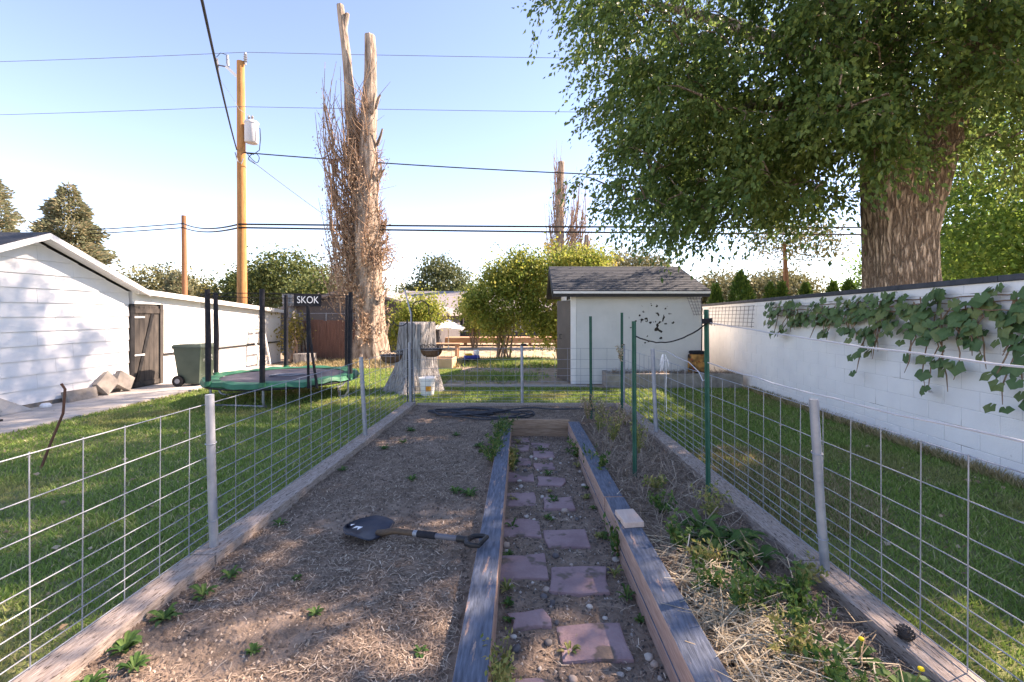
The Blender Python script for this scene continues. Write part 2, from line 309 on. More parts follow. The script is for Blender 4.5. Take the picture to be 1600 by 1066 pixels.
# big-trunk bark: deep vertical furrows
def bark_mat():
    m = mat('bark', (0.26,0.20,0.145), (0.58,0.48,0.375), scale=4, rough=0.95, stretch=(6,6,1.1))
    N = m.node_tree.nodes; L = m.node_tree.links; b = N['Principled BSDF']
    g = N.new('ShaderNodeNewGeometry'); mp = N.new('ShaderNodeMapping'); mp.inputs['Scale'].default_value = (11,11,2.4); L.new(g.outputs['Position'], mp.inputs[0])
    n = N.new('ShaderNodeTexNoise'); n.inputs['Scale'].default_value = 1.35; n.inputs['Detail'].default_value = 4; n.inputs['Roughness'].default_value = .55; n.inputs['Distortion'].default_value = .35; L.new(mp.outputs[0], n.inputs['Vector'])
    sb = N.new('ShaderNodeMath'); sb.operation = 'SUBTRACT'; sb.inputs[1].default_value = .5; L.new(n.outputs['Fac'], sb.inputs[0])
    ab = N.new('ShaderNodeMath'); ab.operation = 'ABSOLUTE'; L.new(sb.outputs[0], ab.inputs[0])
    mr = N.new('ShaderNodeMapRange'); mr.inputs['From Max'].default_value = 0.13; L.new(ab.outputs[0], mr.inputs['Value'])
    bp = N.new('ShaderNodeBump'); bp.inputs['Strength'].default_value = 1.0; bp.inputs['Distance'].default_value = 0.05; L.new(mr.outputs[0], bp.inputs['Height']); L.new(bp.outputs[0], b.inputs['Normal'])
    old = b.inputs['Base Color'].links[0].from_socket
    mx = N.new('ShaderNodeMix'); mx.data_type = 'RGBA'; mx.inputs['A'].default_value = (0.13,0.095,0.07,1); L.new(mr.outputs[0], mx.inputs['Factor']); L.new(old, mx.inputs['B']); L.new(mx.outputs['Result'], b.inputs['Base Color'])
    return m
M['bark'] = bark_mat()

# ------------------------------------------------------------------ helpers: vegetation
def unit(a): return a / np.maximum(np.linalg.norm(a, axis=1, keepdims=True), 1e-9)
def leaf_mesh(name, C, size, droop=0.4, aspect=0.5, jitter=0.35, axis=None, fold=0.12, seed=0):
    """diamond leaves at points C; size mean length"""
    r = np.random.default_rng(seed + 11); n = len(C)
    ax = r.normal(size=(n, 3)); ax[:, 2] -= droop * 1.5
    if axis is not None: ax = ax * 0.55 + axis * 1.4
    ax = unit(ax); nr = unit(np.cross(ax, r.normal(size=(n, 3)))); sd_ = np.cross(ax, nr)
    L = size * (1 + jitter * (r.random(n) * 2 - 1))[:, None]; W = L * aspect * 0.5
    p0 = C; p1 = C + ax * L * 0.45 + sd_ * W + nr * L * fold; p2 = C + ax * L; p3 = C + ax * L * 0.45 - sd_ * W + nr * L * fold
    V = np.stack([p0, p1, p2, p3], 1).reshape(-1, 3); F = np.arange(4 * n).reshape(n, 4)
    tri = np.concatenate([F[:, [0, 1, 2]], F[:, [0, 2, 3]]], 0)
    return np_mesh(name, V, tri)
def in_ellipsoids(n, ells, shell=0.5, seed=0, bump=0.25):
    r = np.random.default_rng(seed + 5); out = []
    w = np.array([e[3] * e[4] * e[5] for e in ells]) ** 0.8; w /= w.sum()
    for e, k in zip(ells, r.multinomial(n, w)):
        d = unit(r.normal(size=(k, 3))); rad = (shell + (1 - shell) * r.random(k)) if shell > 0 else r.random(k) ** 0.4
        lump = np.array([mnoise.noise(Vector(x) * 2.3 + Vector((e[0], e[1], e[2]))) for x in d]) * bump + 1
        out.append(np.array(e[:3]) + d * (rad * lump)[:, None] * np.array(e[3:6]))
    return np.concatenate(out, 0)
def clumped(P, per, spread, seed=0, flat=0.8):
    r = np.random.default_rng(seed + 3); Q = np.repeat(P, per, axis=0)
    return Q + r.normal(size=Q.shape) * np.array([spread, spread, spread * flat])
def simple_tree(name, label, cat, loc, ells, n, size, lm, trunk, bark, group=None, per=14, spread=None, seed=1, droop=0.3, shell=0.55, aspect=0.6):
    """ells in local coords; trunk list of (pts, radii)"""
    t = thing(name, label, cat, loc, 0, group)
    mb = MB()
    for pts, rad in trunk: mb.tube(pts, rad, 8)
    mb.build('trunk', bark, t, smooth=True)
    P = in_ellipsoids(max(1, n // per), ells, shell, seed); C = clumped(P, per, spread or size * 2.2, seed)
    C = C[C[:, 2] > 0.05]
    link('crown', leaf_mesh('crown', C, size, droop, aspect, seed=seed), lm, t)
    return t

# ================================================================== THE GROUND
def grid(name, xf, y0, y1, nx, ny, zf, mt, kind='structure', parent=None):
    V = []; 
    for j in range(ny + 1):
        y = y0 + (y1 - y0) * j / ny; a, b = xf(y)
        for i in range(nx + 1):
            x = a + (b - a) * i / nx; V.append((x, y, zf(x, y)))
    F = [(j*(nx+1)+i, j*(nx+1)+i+1, (j+1)*(nx+1)+i+1, (j+1)*(nx+1)+i) for j in range(ny) for i in range(nx)]
    me = np_mesh(name, np.array(V), np.array(F), True)
    o = link(name, me, mt, parent)
    if kind: o['kind'] = kind
    return o
def nz(x, y, s=1.0, a=1.0, o=0.0): return a * mnoise.noise(Vector((x * s, y * s, o)))
struct(MB().add([(-900,-900,-0.012),(900,-900,-0.012),(900,900,-0.012),(-900,900,-0.012)], [(0,1,2,3)]).build('ground', M['dirt']))
# fence lines (x of the wire) and timber lines
def xl(y): return -1.92
def xr(y): return 1.70 - 0.048 * (y - 1.0)
FAR = 7.15
def tl(y): return -0.235 - 0.0244 * (y - 1.7)      # left path timber centre
def tr(y): return 0.68 - 0.0369 * (y - 1.7)        # right path timber centre
grid('lawn', lambda y: (-6.95, xl(y) - 0.09), -1.5, 13.2, 30, 60, lambda x, y: 0.006 + nz(x, y, 0.8, 0.012), M['lawn_base'])
grid('lawn', lambda y: (xr(y) + 0.09, 4.55), -1.5, 9.6, 20, 50, lambda x, y: 0.006 + nz(x, y, 0.8, 0.012), M['lawn_base'])
grid('lawn', lambda y: (-2.0, 1.45), FAR + 0.12, 9.7, 16, 14, lambda x, y: 0.006 + nz(x, y, 0.8, 0.012), M['lawn_base'])
soil_z = lambda x, y: 0.145 + nz(x, y, 2.2, 0.022) + nz(x, y, 9, 0.010, 3)
path_z = lambda x, y: 0.004 + nz(x, y, 3, 0.010) + nz(x, y, 14, 0.006, 5)
grid('soil', lambda y: (xl(y) + 0.0, tl(y) - 0.05), -0.5, 5.95, 46, 150, soil_z, M['soil'])
grid('soil', lambda y: (tr(y) + 0.05, xr(y)), -0.5, 5.95, 30, 150, soil_z, M['soil'])
grid('soil', lambda y: (xl(y), xr(y)), 5.95, FAR, 90, 32, soil_z, M['soil'])
path = grid('path', lambda y: (tl(y) + 0.05, tr(y) - 0.05), -0.5, 5.93, 24, 150, path_z, M['soil'])
# concrete walk along the garage
cw = MB(); ys = [1.0, 3.1, 5.2, 7.3, 9.4, 11.5, 13.6]
for a, b in zip(ys[:-1], ys[1:]): cw.box(-8.30, -6.98 + random.uniform(-.03,.03), a + 0.006, b - 0.006, -0.02, 0.035)
struct(cw.build('walkway', M['concrete'], bevel=0.006))

# --- paving stones: (px-derived offsets across the path, y along it, size)
stones = [(0.14,1.80,.34,.33,-4),(0.47,1.72,.36,.30,3),(0.13,2.35,.20,.14,12),(0.43,2.20,.34,.27,2),(0.44,2.70,.30,.24,-3),(0.10,2.85,.27,.22,6),(0.42,3.22,.27,.24,4),
          (0.08,3.37,.27,.24,-5),(0.40,3.78,.24,.20,3),(0.07,3.90,.25,.22,4),(0.36,4.28,.23,.18,-6),(0.05,4.42,.26,.20,2),(0.33,4.72,.20,.16,5),(0.05,4.90,.25,.18,-3),
          (0.33,5.10,.22,.18,0),(0.04,5.35,.24,.17,4),(0.32,5.50,.20,.15,-5),(0.06,5.72,.22,.12,3)]
def slab(w, l, h, jag):
    c = []
    for k, (sx, sy) in enumerate([(-1,-1),(0,-1),(1,-1),(1,0),(1,1),(0,1),(-1,1),(-1,0)]):
        c.append((sx * w / 2 + random.uniform(-jag, jag), sy * l / 2 + random.uniform(-jag, jag)))
    return MB().prism(c, 'z', 0, h)
for (u, y, w, l, a) in stones:
    x0 = tl(y) + 0.075; g_ = 1.12 if y > 2.6 else .93; o = slab(w*g_, l*g_, 0.045, 0.02).build('paving_stone', M['paver'], path, bevel=0.011)
    o.location = (x0 + u + 0.03, y, path_z(x0 + u, y) - 0.030 + random.uniform(-.005, .006)); o.rotation_euler = (R(random.uniform(-1.5,1.5)), R(random.uniform(-1.5,1.5)), R(a))
# pebbles
def pebble_mesh(k):
    bm = bmesh.new(); bmesh.ops.create_icosphere(bm, subdivisions=2, radius=1.0)
    for v in bm.verts: v.co = v.co * (1 + 0.35 * mnoise.noise(v.co * 1.3 + Vector((k * 7, 0, 0)))); v.co.z *= 0.65
    me = bpy.data.meshes.new('pebble'); bm.to_mesh(me); bm.free()
    for p in me.polygons: p.use_smooth = True
    me.materials.append(PEB[k % 4]); return me
PEB = [mat('stone_a', (0.36,0.33,0.30),(0.48,0.44,0.40), scale=20), mat('stone_b', (0.09,0.085,0.09),(0.16,0.15,0.15), scale=20), mat('stone_c', (0.36,0.28,0.23),(0.46,0.38,0.32), scale=20), mat('stone_d', (0.48,0.44,0.39),(0.60,0.56,0.5), scale=20)]
PM = [pebble_mesh(k) for k in range(8)]
def free_of_stone(x, y):
    for (u, sy, w, l, a) in stones:
        if abs(x - (tl(sy) + 0.105 + u)) < w / 2 and abs(y - sy) < l / 2: return False
    return True
cnt = 0
while cnt < 75:
    y = 1.6 + 3.6 * random.random() ** 1.6; x = random.uniform(tl(y) + 0.09, tr(y) - 0.09)
    if not free_of_stone(x, y): continue
    o = link('pebble', PM[random.randrange(8)], None, path); s = random.uniform(0.010, 0.026)
    o.location = (x, y, path_z(x, y) + s * 0.3); o.scale = (s, s * random.uniform(.7,1.2), s); o.rotation_euler = (0, 0, random.uniform(0, 6)); cnt += 1
# gravel too small to pick apart
def scatter_bits(name, n, area, zf, size, mt, ok=None):
    V = []; F = []
    tet = np.array([(1,0,-.4),(-.5,.87,-.4),(-.5,-.87,-.4),(0,0,.75)])
    k = 0
    while k < n:
        x, y = area()
        if ok and not ok(x, y): continue
        s = size * random.uniform(.5, 1.6); a = random.uniform(0, 6.28); c, s_ = math.cos(a), math.sin(a); b = len(V)
        for p in tet: V.append((x + s * (p[0]*c - p[1]*s_), y + s * (p[0]*s_ + p[1]*c), zf(x, y) + s * (p[2] + .25)))
        F += [(b,b+1,b+3),(b+1,b+2,b+3),(b+2,b,b+3)]; k += 1
    o = link(name, np_mesh(name, np.array(V), np.array(F)), mt); o['kind'] = 'stuff'; return o
def path_area():
    y = 1.3 + 4.6 * random.random() ** 1.3; return random.uniform(tl(y) + 0.08, tr(y) - 0.08), y
def lbed_area():
    y = 1.2 + 5.9 * random.random() ** 1.3; return random.uniform(xl(y) + 0.05, (tl(y) - 0.1) if y < 5.9 else 1.3), y
def rbed_area():
    y = 1.2 + 5.0 * random.random() ** 1.3; return random.uniform(tr(y) + 0.1, xr(y) - 0.08), y
scatter_bits('gravel', 3500, path_area, path_z, 0.008, M['pebble'], free_of_stone)
scatter_bits('soil_clods', 3500, lbed_area, soil_z, 0.010, mat('clod', (0.07,0.05,0.04), (0.19,0.15,0.12), scale=30))

# --- straw mulch and dead stalks
def patchy(area, s=1.7, lo=-.12):
    def f():
        for _ in range(8):
            x, y = area()
            if mnoise.noise(Vector((x*s, y*s, 4.0))) > lo + random.uniform(-.25,.25): break
        return x, y
    return f
def strips(name, n, area, zf, L0, L1, W, tilt, mt, curve=0.15, z_up=0.008):
    r = np.random.default_rng(len(name) + n); P = np.array([area() for _ in range(n)]); Z = np.array([zf(x, y) for x, y in P])
    a = r.random(n) * 2 * np.pi; L = L0 + (L1 - L0) * r.random(n) ** 2; t = r.normal(size=n) * tilt
    d = np.stack([np.cos(a) * np.cos(t), np.sin(a) * np.cos(t), np.abs(np.sin(t))], 1); s = np.stack([-np.sin(a), np.cos(a), np.zeros(n)], 1)
    c = np.concatenate([P, (Z + z_up * r.random(n))[:, None]], 1); w = (W * (0.6 + 0.8 * r.random(n)))[:, None]
    bend = s * (L * curve * r.normal(size=n))[:, None]; up = np.array([0, 0, 1.0]) * (L * 0.08)[:, None]
    A = c - d * L[:, None] / 2; B = c + bend + up; C = c + d * L[:, None] / 2
    V = np.stack([A - s * w / 2, A + s * w / 2, B - s * w / 2, B + s * w / 2, C - s * w / 2, C + s * w / 2], 1).reshape(-1, 3)
    b = (np.arange(n) * 6)[:, None]; F = np.concatenate([b + np.array([[0,2,3,1]]), b + np.array([[2,4,5,3]])], 0)
    o = link(name, np_mesh(name, V, F), mt); o['kind'] = 'stuff'; return o
strips('straw_mulch', 42000, patchy(lbed_area), soil_z, 0.010, 0.070, 0.0034, 0.2, M['straw'])
scatter_bits('bark_chips', 6000, lbed_area, soil_z, 0.0075, island_mat('chips', [(0.09,0.065,0.05),(0.27,0.20,0.15),(0.52,0.42,0.33)], rough=.9))
strips('straw_mulch', 12000, rbed_area, soil_z, 0.015, 0.12, 0.0036, 0.22, M['straw'])
strips('straw_mulch', 2600, path_area, path_z, 0.02, 0.07, 0.004, 0.18, M['straw'])
def dry_area():
    y = random.gauss(1.95, 0.4); x = tr(y) + 0.12 + abs(random.gauss(0, 0.22)); return min(x, xr(y) - .1), max(1.25, y)
def dry_area2():
    y = random.gauss(4.4, 1.0); x = random.uniform(tr(y) + .08, xr(y) - .1); return x, min(6.8, max(2.6, y))
strips('dry_stalks', 1500, dry_area, soil_z, 0.12, 0.42, 0.004, 0.22, M['straw_pale'], 0.12, 0.07)
strips('dry_stalks', 2200, dry_area2, soil_z, 0.10, 0.38, 0.004, 0.45, M['straw'], 0.12, 0.06)

# --- lawn grass
def blades(name, n, area, zf, h0, h1, mt, seed):
    r = np.random.default_rng(seed); P = np.array([area(r) for _ in range(n)]); z = np.full(n, 0.0)
    a = r.random(n) * 2 * np.pi; h = h0 + (h1 - h0) * r.random(n); dist = np.hypot(P[:, 0], P[:, 1]); w = 0.0022 + 0.0010 * dist
    lean = r.normal(size=(n, 2)) * (h * 0.55)[:, None]; s = np.stack([np.cos(a), np.sin(a)], 1) * w[:, None]
    V = np.stack([np.concatenate([P - s, z[:, None]], 1), np.concatenate([P + s, z[:, None]], 1), np.concatenate([P + lean, (z + h)[:, None]], 1)], 1).reshape(-1, 3)
    o = link(name, np_mesh(name, V, np.arange(3 * n).reshape(n, 3)), mt); o['kind'] = 'stuff'; return o
def areaL(r):
    y = 0.6 + 12.4 * r.random() ** 1.5; return (-6.97 + (-2.0 + 6.97) * r.random() ** 0.85, y)
def areaR(r):
    y = 0.8 + 8.8 * r.random() ** 1.4; return (xr(y) + .1 + (4.52 - xr(y) - .1) * r.random(), y)
def areaM(r): return (-2.0 + 3.4 * r.random(), FAR + .15 + 2.4 * r.random())
blades('lawn_grass', 150000, areaL, None, 0.025, 0.06, M['grass'], 1)
blades('lawn_grass', 90000, areaR, None, 0.025, 0.06, M['grass'], 2)
blades('lawn_grass', 22000, areaM, None, 0.03, 0.07, M['grass'], 3)
def fallen(n, area, seed):
    r = np.random.default_rng(seed); C = np.array([(*area(r), .03 + .02*r.random()) for _ in range(n)]); ax = unit(np.stack([r.normal(size=n), r.normal(size=n), .1*r.normal(size=n)], 1))
    o = link('fallen_leaves', leaf_mesh('fallen_leaves', C, .045, 0, .6, axis=ax*3, seed=seed), M['dry_leaf']); o['kind'] = 'stuff'
fallen(260, areaL, 6); fallen(140, areaR, 7)
def dryR(r):
    a = r.random() * 6.28; q = r.random() ** .6; return (2.25 + 0.75 * q * math.cos(a) , 4.3 + 1.1 * q * math.sin(a))
blades('dry_grass', 14000, dryR, None, 0.03, 0.065, M['grass_dry'], 4)
def wallgrass(r): return (4.40 + .14 * r.random(), 1.5 + 8 * r.random())
blades('dry_grass', 5000, wallgrass, None, 0.05, 0.14, M['grass_dry'], 5)

# ================================================================== GARDEN BED TIMBERS
def timber(name, a, b, w, h, z0, mt, label, bevel=0.008):
    """a,b: (x,y) ends; built along its own length"""
    d = Vector((b[0]-a[0], b[1]-a[1])); L = d.length; mb = MB(); n = 10
    for i in range(n):
        mb.box(-w/2, w/2, L*i/n, L*(i+1)/n, 0, h)
    bm_ = MB().box(-w/2, w/2, 0, L, 0, h)
    o = bm_.build(name, mt, None, (a[0], a[1], z0), math.atan2(-d.x, d.y), bevel=bevel)
    return solo(o, label, 'timber')
timber('path_timber', (tl(-0.4), -0.4), (tl(5.78), 5.78), 0.135, 0.26, -0.04, M['blue_timber'], 'weathered blue-painted timber under the shovel handle, edging the stepping-stone path')
for i, (a, b, dz) in enumerate([(-0.4, 3.42, 0.0), (3.46, 5.85, -0.012)]):
    timber('path_timber', (tr(a), a), (tr(b), b), 0.145, 0.125, 0.097 + dz, M['blue_timber'],
           ['blue-painted top timber with a loose wood block on it beside the path', 'blue-painted far timber continuing the path edge behind the wood block'][i])
    timber('path_timber', (tr(a) - .004, a), (tr(b) - .004, b), 0.14, 0.135, -0.045 + dz, M['blue_timber'],
           ['bare pinkish lower timber under the blue one with the wood block', 'bare lower timber under the far blue path timber'][i])
eb = thing('path_end_board', 'two brown stacked boards closing the far end of the path', 'board', (0.08, 5.92, 0))
for k in range(2): MB().box(-0.40, 0.40, -0.03, 0.03, -0.02 + k * 0.123, 0.10 + k * 0.123).build('board', M['end_board'], eb, bevel=0.006)
# fence footing boards
fl = [(-0.6, 2.62), (2.63, 4.9), (4.91, FAR)]
ll = ['grey weathered footing board left of the straw bed, around the post behind the shovel blade', 'weathered footing board left of the straw bed, middle length', 'weathered footing board left of the straw bed, running to the hooked corner']
for (a, b), lb in zip(fl, ll): timber('footing_board', (xl(a) + .02, a), (xl(b) + .02, b), 0.15, 0.21, 0.0, M['wood_grey'], lb)
rl = ['weathered footing board with a dark pine cone on it by the weedy bed', 'weathered footing board by the weedy bed behind the leaning grey post', 'weathered footing board of the weedy bed reaching the far corner']
for (a, b), lb in zip([(-0.6, 2.58), (2.59, 4.9), (4.91, FAR)], rl): timber('footing_board', (xr(a) - .02, a), (xr(b) - .02, b), 0.16, 0.20, 0.0, M['wood_grey'], lb)
timber('footing_board', (xl(FAR) + .1, FAR + .02), (xr(FAR) - .1, FAR + .02), 0.05, 0.19, 0.0, M['wood_grey'], 'thin far board closing the garden bed behind the coiled hose')

# ================================================================== WIRE FENCES
HZ = [0.0, 0.05, 0.10, 0.16, 0.23, 0.31, 0.40, 0.51, 0.655, 0.83]
def wire_fence(a, b, z0, label):
    a = Vector((a[0], a[1], z0)); b = Vector((b[0], b[1], z0)); d = b - a; L = d.length
    t = thing('wire_fence', label, 'fence', a, math.atan2(d.y, d.x), 'welded wire panels round the garden bed')
    nv = int(L / 0.205)
    hm = MB().tube([(L * i / 12, nz(i, L, .9, .006), nz(i, 3, .7, .006)) for i in range(13)], 0.0027, 6).mesh('horizontal_wire', True)
    vm = MB().tube([(0, 0.004, -0.012), (0, 0.004, HZ[-1] + 0.006)], 0.0026, 6).mesh('vertical_wire', True)
    for z in HZ:
        o = link('horizontal_wire', hm, M['galv_wire'], t); o.location = (0, 0, z)
    for i in range(nv + 1):
        o = link('vertical_wire', vm, M['galv_wire'], t); o.location = (0.02 + i * 0.205, 0, 0); o.rotation_euler = (0, R(random.uniform(-.5,.5)), 0)
    return t
wire_fence((xl(-.5) - .035, -.5), (xl(FAR) - .035, FAR), 0.225, 'wire grid fence panel between the straw bed and the trampoline lawn')
wire_fence((xr(-.5) + .035, -.5), (xr(FAR) + .035, FAR), 0.215, 'wire grid fence panel between the weedy bed and the white block wall')
wire_fence((xl(FAR), FAR + .06), (xr(FAR), FAR + .06), 0.215, 'wire grid fence panel across the far end of the bed before the shed')
def grey_post(x, y, h, lean, label, cap=False):
    t = thing('fence_post', label, 'fence post', (x, y, 0))
    top = Vector((lean[0], lean[1], h))
    MB().tube([(0,0,-.2), (0,0,.1), top * 0.5, top], 0.0235, 14).build('pipe', M['galv'], t, smooth=True)
    for f in (0.33, 0.74): 
        c = top * f; MB().tube([(c.x + .028*math.cos(q), c.y + .028*math.sin(q), c.z + .004*math.sin(q)) for q in [k*6.283/12 for k in range(13)]], 0.003, 5).build('tie_wire', M['galv_wire'], t, smooth=True)
    if cap: MB().lathe([(0.045,0),(0.05,.012),(0.045,.03),(0.0,.034)], 14, (top.x + .03, top.y, top.z - .01)).build('cap', M['black_metal'], t, smooth=True)
    return t
grey_post(xl(2.72) + .02, 2.72, 1.115, (-.03, 0), 'galvanised pipe post on the footing board behind the shovel blade')
grey_post(xl(5.2) + .02, 5.2, 1.10, (-.06, 0), 'galvanised pipe post beside the trampoline, midway along the straw bed fence')
grey_post(xr(2.49) - .02, 2.49, 1.13, (-.07, 0), 'leaning galvanised pipe post before the vine-covered block wall')
grey_post(xr(5.38) - .02, 5.38, 1.18, (-.05, 0), 'galvanised pipe post with a white string tied near its top')
grey_post(xr(FAR) + .03, FAR + .02, 1.12, (0, 0), 'galvanised corner post in front of the shed planter')
grey_post(-0.16, FAR + .03, 1.10, (-.01, 0), 'galvanised post with a black cap in the far fence', True)
grey_post(xl(FAR), FAR + .02, 1.14, (-.02, 0), 'galvanised corner post by the hanging baskets')

def t_post(x, y, z1, lean, label):
    t = thing('t_post', label, 'fence post', (x, y, 0))
    top = Vector((lean[0], lean[1], z1)); mb = MB(); prof = [(-.019,.0),(.019,.0),(.019,.005),(.0035,.005),(.0035,.034),(-.0035,.034),(-.0035,.005),(-.019,.005)]
    n = len(prof); V = [(p[0], -p[1], -.25) for p in prof] + [(p[0] + top.x, -p[1] + top.y, top.z) for p in prof]
    mb.add(V, [tuple(range(n)), tuple(range(n, 2*n))] + [(i,(i+1)%n,n+(i+1)%n,n+i) for i in range(n)])
    mb.build('shaft', M['green_post'], t)
    st = MB()
    for k in range(int((z1 - .2) / .055)):
        f = (0.2 + k * .055) / z1; c = top * f; st.box(c.x - .008, c.x + .008, c.y + .0, c.y + .010, c.z, c.z + .016)
    st.build('studs', M['green_post'], t)
    return t
t_post(0.80, 6.2, 1.56, (-.01, 0), 'shortest-looking green T-post before the dark shed door')
t_post(1.30, 6.62, 1.61, (.0, 0), 'green T-post with dry weeds tied to it beside the far corner post')
t_post(0.91, 4.04, 1.53, (-.01, 0), 'green T-post in the weedy bed where the black rope starts')
t_post(1.375, 3.55, 1.63, (-.02, 0), 'tallest green T-post by the footing board carrying the white wires')
t_post(1.46, 0.35, 1.60, (0, 0), 'green T-post at the front end of the weedy bed holding the white wires')
# wires and ropes on the posts
def sagline(a, b, sag, n=14, wob=0.0):
    a = Vector(a); b = Vector(b)
    return [a.lerp(b, i / n) + Vector((random.uniform(-wob, wob), random.uniform(-wob, wob), -4 * sag * (i / n) * (1 - i / n) + random.uniform(-wob, wob))) for i in range(n + 1)]
def line_obj(name, pts, r, mt, label, cat, n=6, group=None):
    return solo(MB().tube(pts, r, n).build(name, mt, smooth=True), label, cat, group)
line_obj('trellis_wire', sagline((1.36, 3.53, 1.22), (1.46, .35, 1.28), .045, 18, .006), 0.004, M['white_wire'], 'lower white wire strung from the tallest green T-post past the wall', 'wire')
line_obj('trellis_wire', sagline((1.36, 3.53, 1.53), (1.46, .35, 1.43), .02, 18, .004), 0.004, M['white_wire'], 'upper white wire strung from the tallest green T-post across the vine', 'wire')
line_obj('trellis_wire', [(1.47,5.36,1.16),(1.45,4.9,1.19),(1.43,4.5,1.165),(1.41,4.1,1.16),(1.39,3.8,1.11),(1.385,3.7,1.05),(1.37,3.57,1.09)], 0.004, M['white_wire'], 'kinked white wire between the string-tied pipe post and the tallest T-post', 'wire')
line_obj('black_rope', sagline((0.91, 4.0, 1.40), (1.36, 3.52, 1.53), .10, 16, .003) , 0.006, M['cable'], 'black rope sagging between two green T-posts before the shed', 'rope')
line_obj('black_rope', [(1.355+.035*math.cos(q), 3.53+.035*math.sin(q), 1.52+.006*q/3) for q in [k*.5 for k in range(38)]], 0.007, M['cable'], 'black rope coiled round the top of the tallest T-post', 'rope')
st = thing('white_string', 'bunch of white string hanging from the fence beside a pipe post', 'string', (1.44, 5.0, 0))
for k in range(7):
    a = random.uniform(-.04, .04); MB().tube([(a*.4, 0, 1.15), (a, random.uniform(-.02,.02), 1.08), (a*1.4, 0, 1.0 + random.uniform(-.04,.04)), (a*.8+.02, .01, 1.09)], 0.004, 5).build('strand', M['white_plain'], st, smooth=True)
MB().tube([(.02,0,1.12),(.03,0,.95),(.028,.01,.75),(.033,0,.52)], 0.0035, 5).build('strand', M['white_plain'], st, smooth=True)

# ================================================================== BLOCK WALL
WX = 4.6
bw = thing('block_wall', 'white-painted concrete block wall with dark cap and stepped cracks, vine hanging over it', 'wall', (WX, 0, 0))
def wtop(y): return 1.915 - 0.0165 * (y - 4.2)
y0w, y1w = -0.4, 13.2
MB().hexa([(0.0095,y0w,-.1),(.19,y0w,-.1),(.19,y1w,-.1),(.0095,y1w,-.1),(.0095,y0w,wtop(y0w)-.01),(.19,y0w,wtop(y0w)-.01),(.19,y1w,wtop(y1w)-.01),(.0095,y1w,wtop(y1w)-.01)]).build('core', M['joint_paint'], bw)
bl = MB().box(0, .03, .0028, .4042, .0028, .2007).mesh('block', bevel=0.006); bl2 = MB().box(0, .03, .0035, .2, .0035, .1995).mesh('block', bevel=0.004)
nrow = 9
for r in range(nrow):
    y = y0w + (0.2035 if r % 2 else 0.0)
    while y < y1w - .41:
        if y > 1.6:
            o = link('block', bl, M['block_paint'], bw); o.location = (0.006 + random.uniform(-.0012,.0012), y, r * 0.2035 - .02 - 0.0125 * (y - 4.2) * (r / 8)); o.rotation_euler = (R(-0.7 * r / 8), 0, R(random.uniform(-.15,.15)))
        y += 0.407
# top course following the slope + cap pieces
y = y0w
while y < y1w - .1:
    b = min(y + .405, y1w)
    if b > 1.6:
        zt0 = wtop(y); zt1 = wtop(b); zb0 = 1.818 - .0125*(y-4.2); zb1 = 1.818 - .0125*(b-4.2)
        MB().hexa([(0.007,y+.003,zb0),(.2,y+.003,zb0),(.2,b-.003,zb1),(0.007,b-.003,zb1),(0.007,y+.003,zt0),(.2,y+.003,zt0),(.2,b-.003,zt1),(0.007,b-.003,zt1)]).build('block', M['block_paint'], bw, bevel=0.004)
    y = b
y = y0w
while y < y1w - .1:
    b = min(y + 1.22, y1w)
    MB().hexa([(-.025,y+.004,wtop(y)+.002),(.225,y+.004,wtop(y)+.002),(.225,b-.004,wtop(b)+.002),(-.025,b-.004,wtop(b)+.002),(-.025,y+.004,wtop(y)+.062),(.225,y+.004,wtop(y)+.062),(.225,b-.004,wtop(b)+.062),(-.025,b-.004,wtop(b)+.062)]).build('cap_stone', M['cap_dark'], bw, bevel=0.006)
    y = b

# grape vine over the wall
def vine_leaf(k):
    rr = random.Random(k); n = 15; mb = MB(); V = [(0, 0, 0)]
    for i in range(n):
        a = -math.pi * 0.93 + 2 * math.pi * 0.93 * i / (n - 1); lob = 0.72 + 0.28 * math.cos(a * 2.5) ** 2 + rr.uniform(-.06, .06)
        r_ = lob * (0.62 + 0.38 * math.cos(a / 2)); V.append((0.05 * math.sin(a*3 + k) + (.12 + .05*(k % 4)) * r_ * r_, r_ * math.sin(a), -r_ * math.cos(a)))
    mb.add(V, [(0, i, i + 1) for i in range(1, n)])
    return mb.mesh('leaf')
VL = [vine_leaf(k) for k in range(12)]
M['vine_leaf2'] = mat('vine_leaf_pale', (0.08,0.13,0.045), (0.16,0.20,0.07), scale=5, rough=0.55, bump=0.3, bscale=40)
for k, me in enumerate(VL): me.materials.append(M['vine_leaf2'] if k % 3 == 0 else M['vine_leaf'])
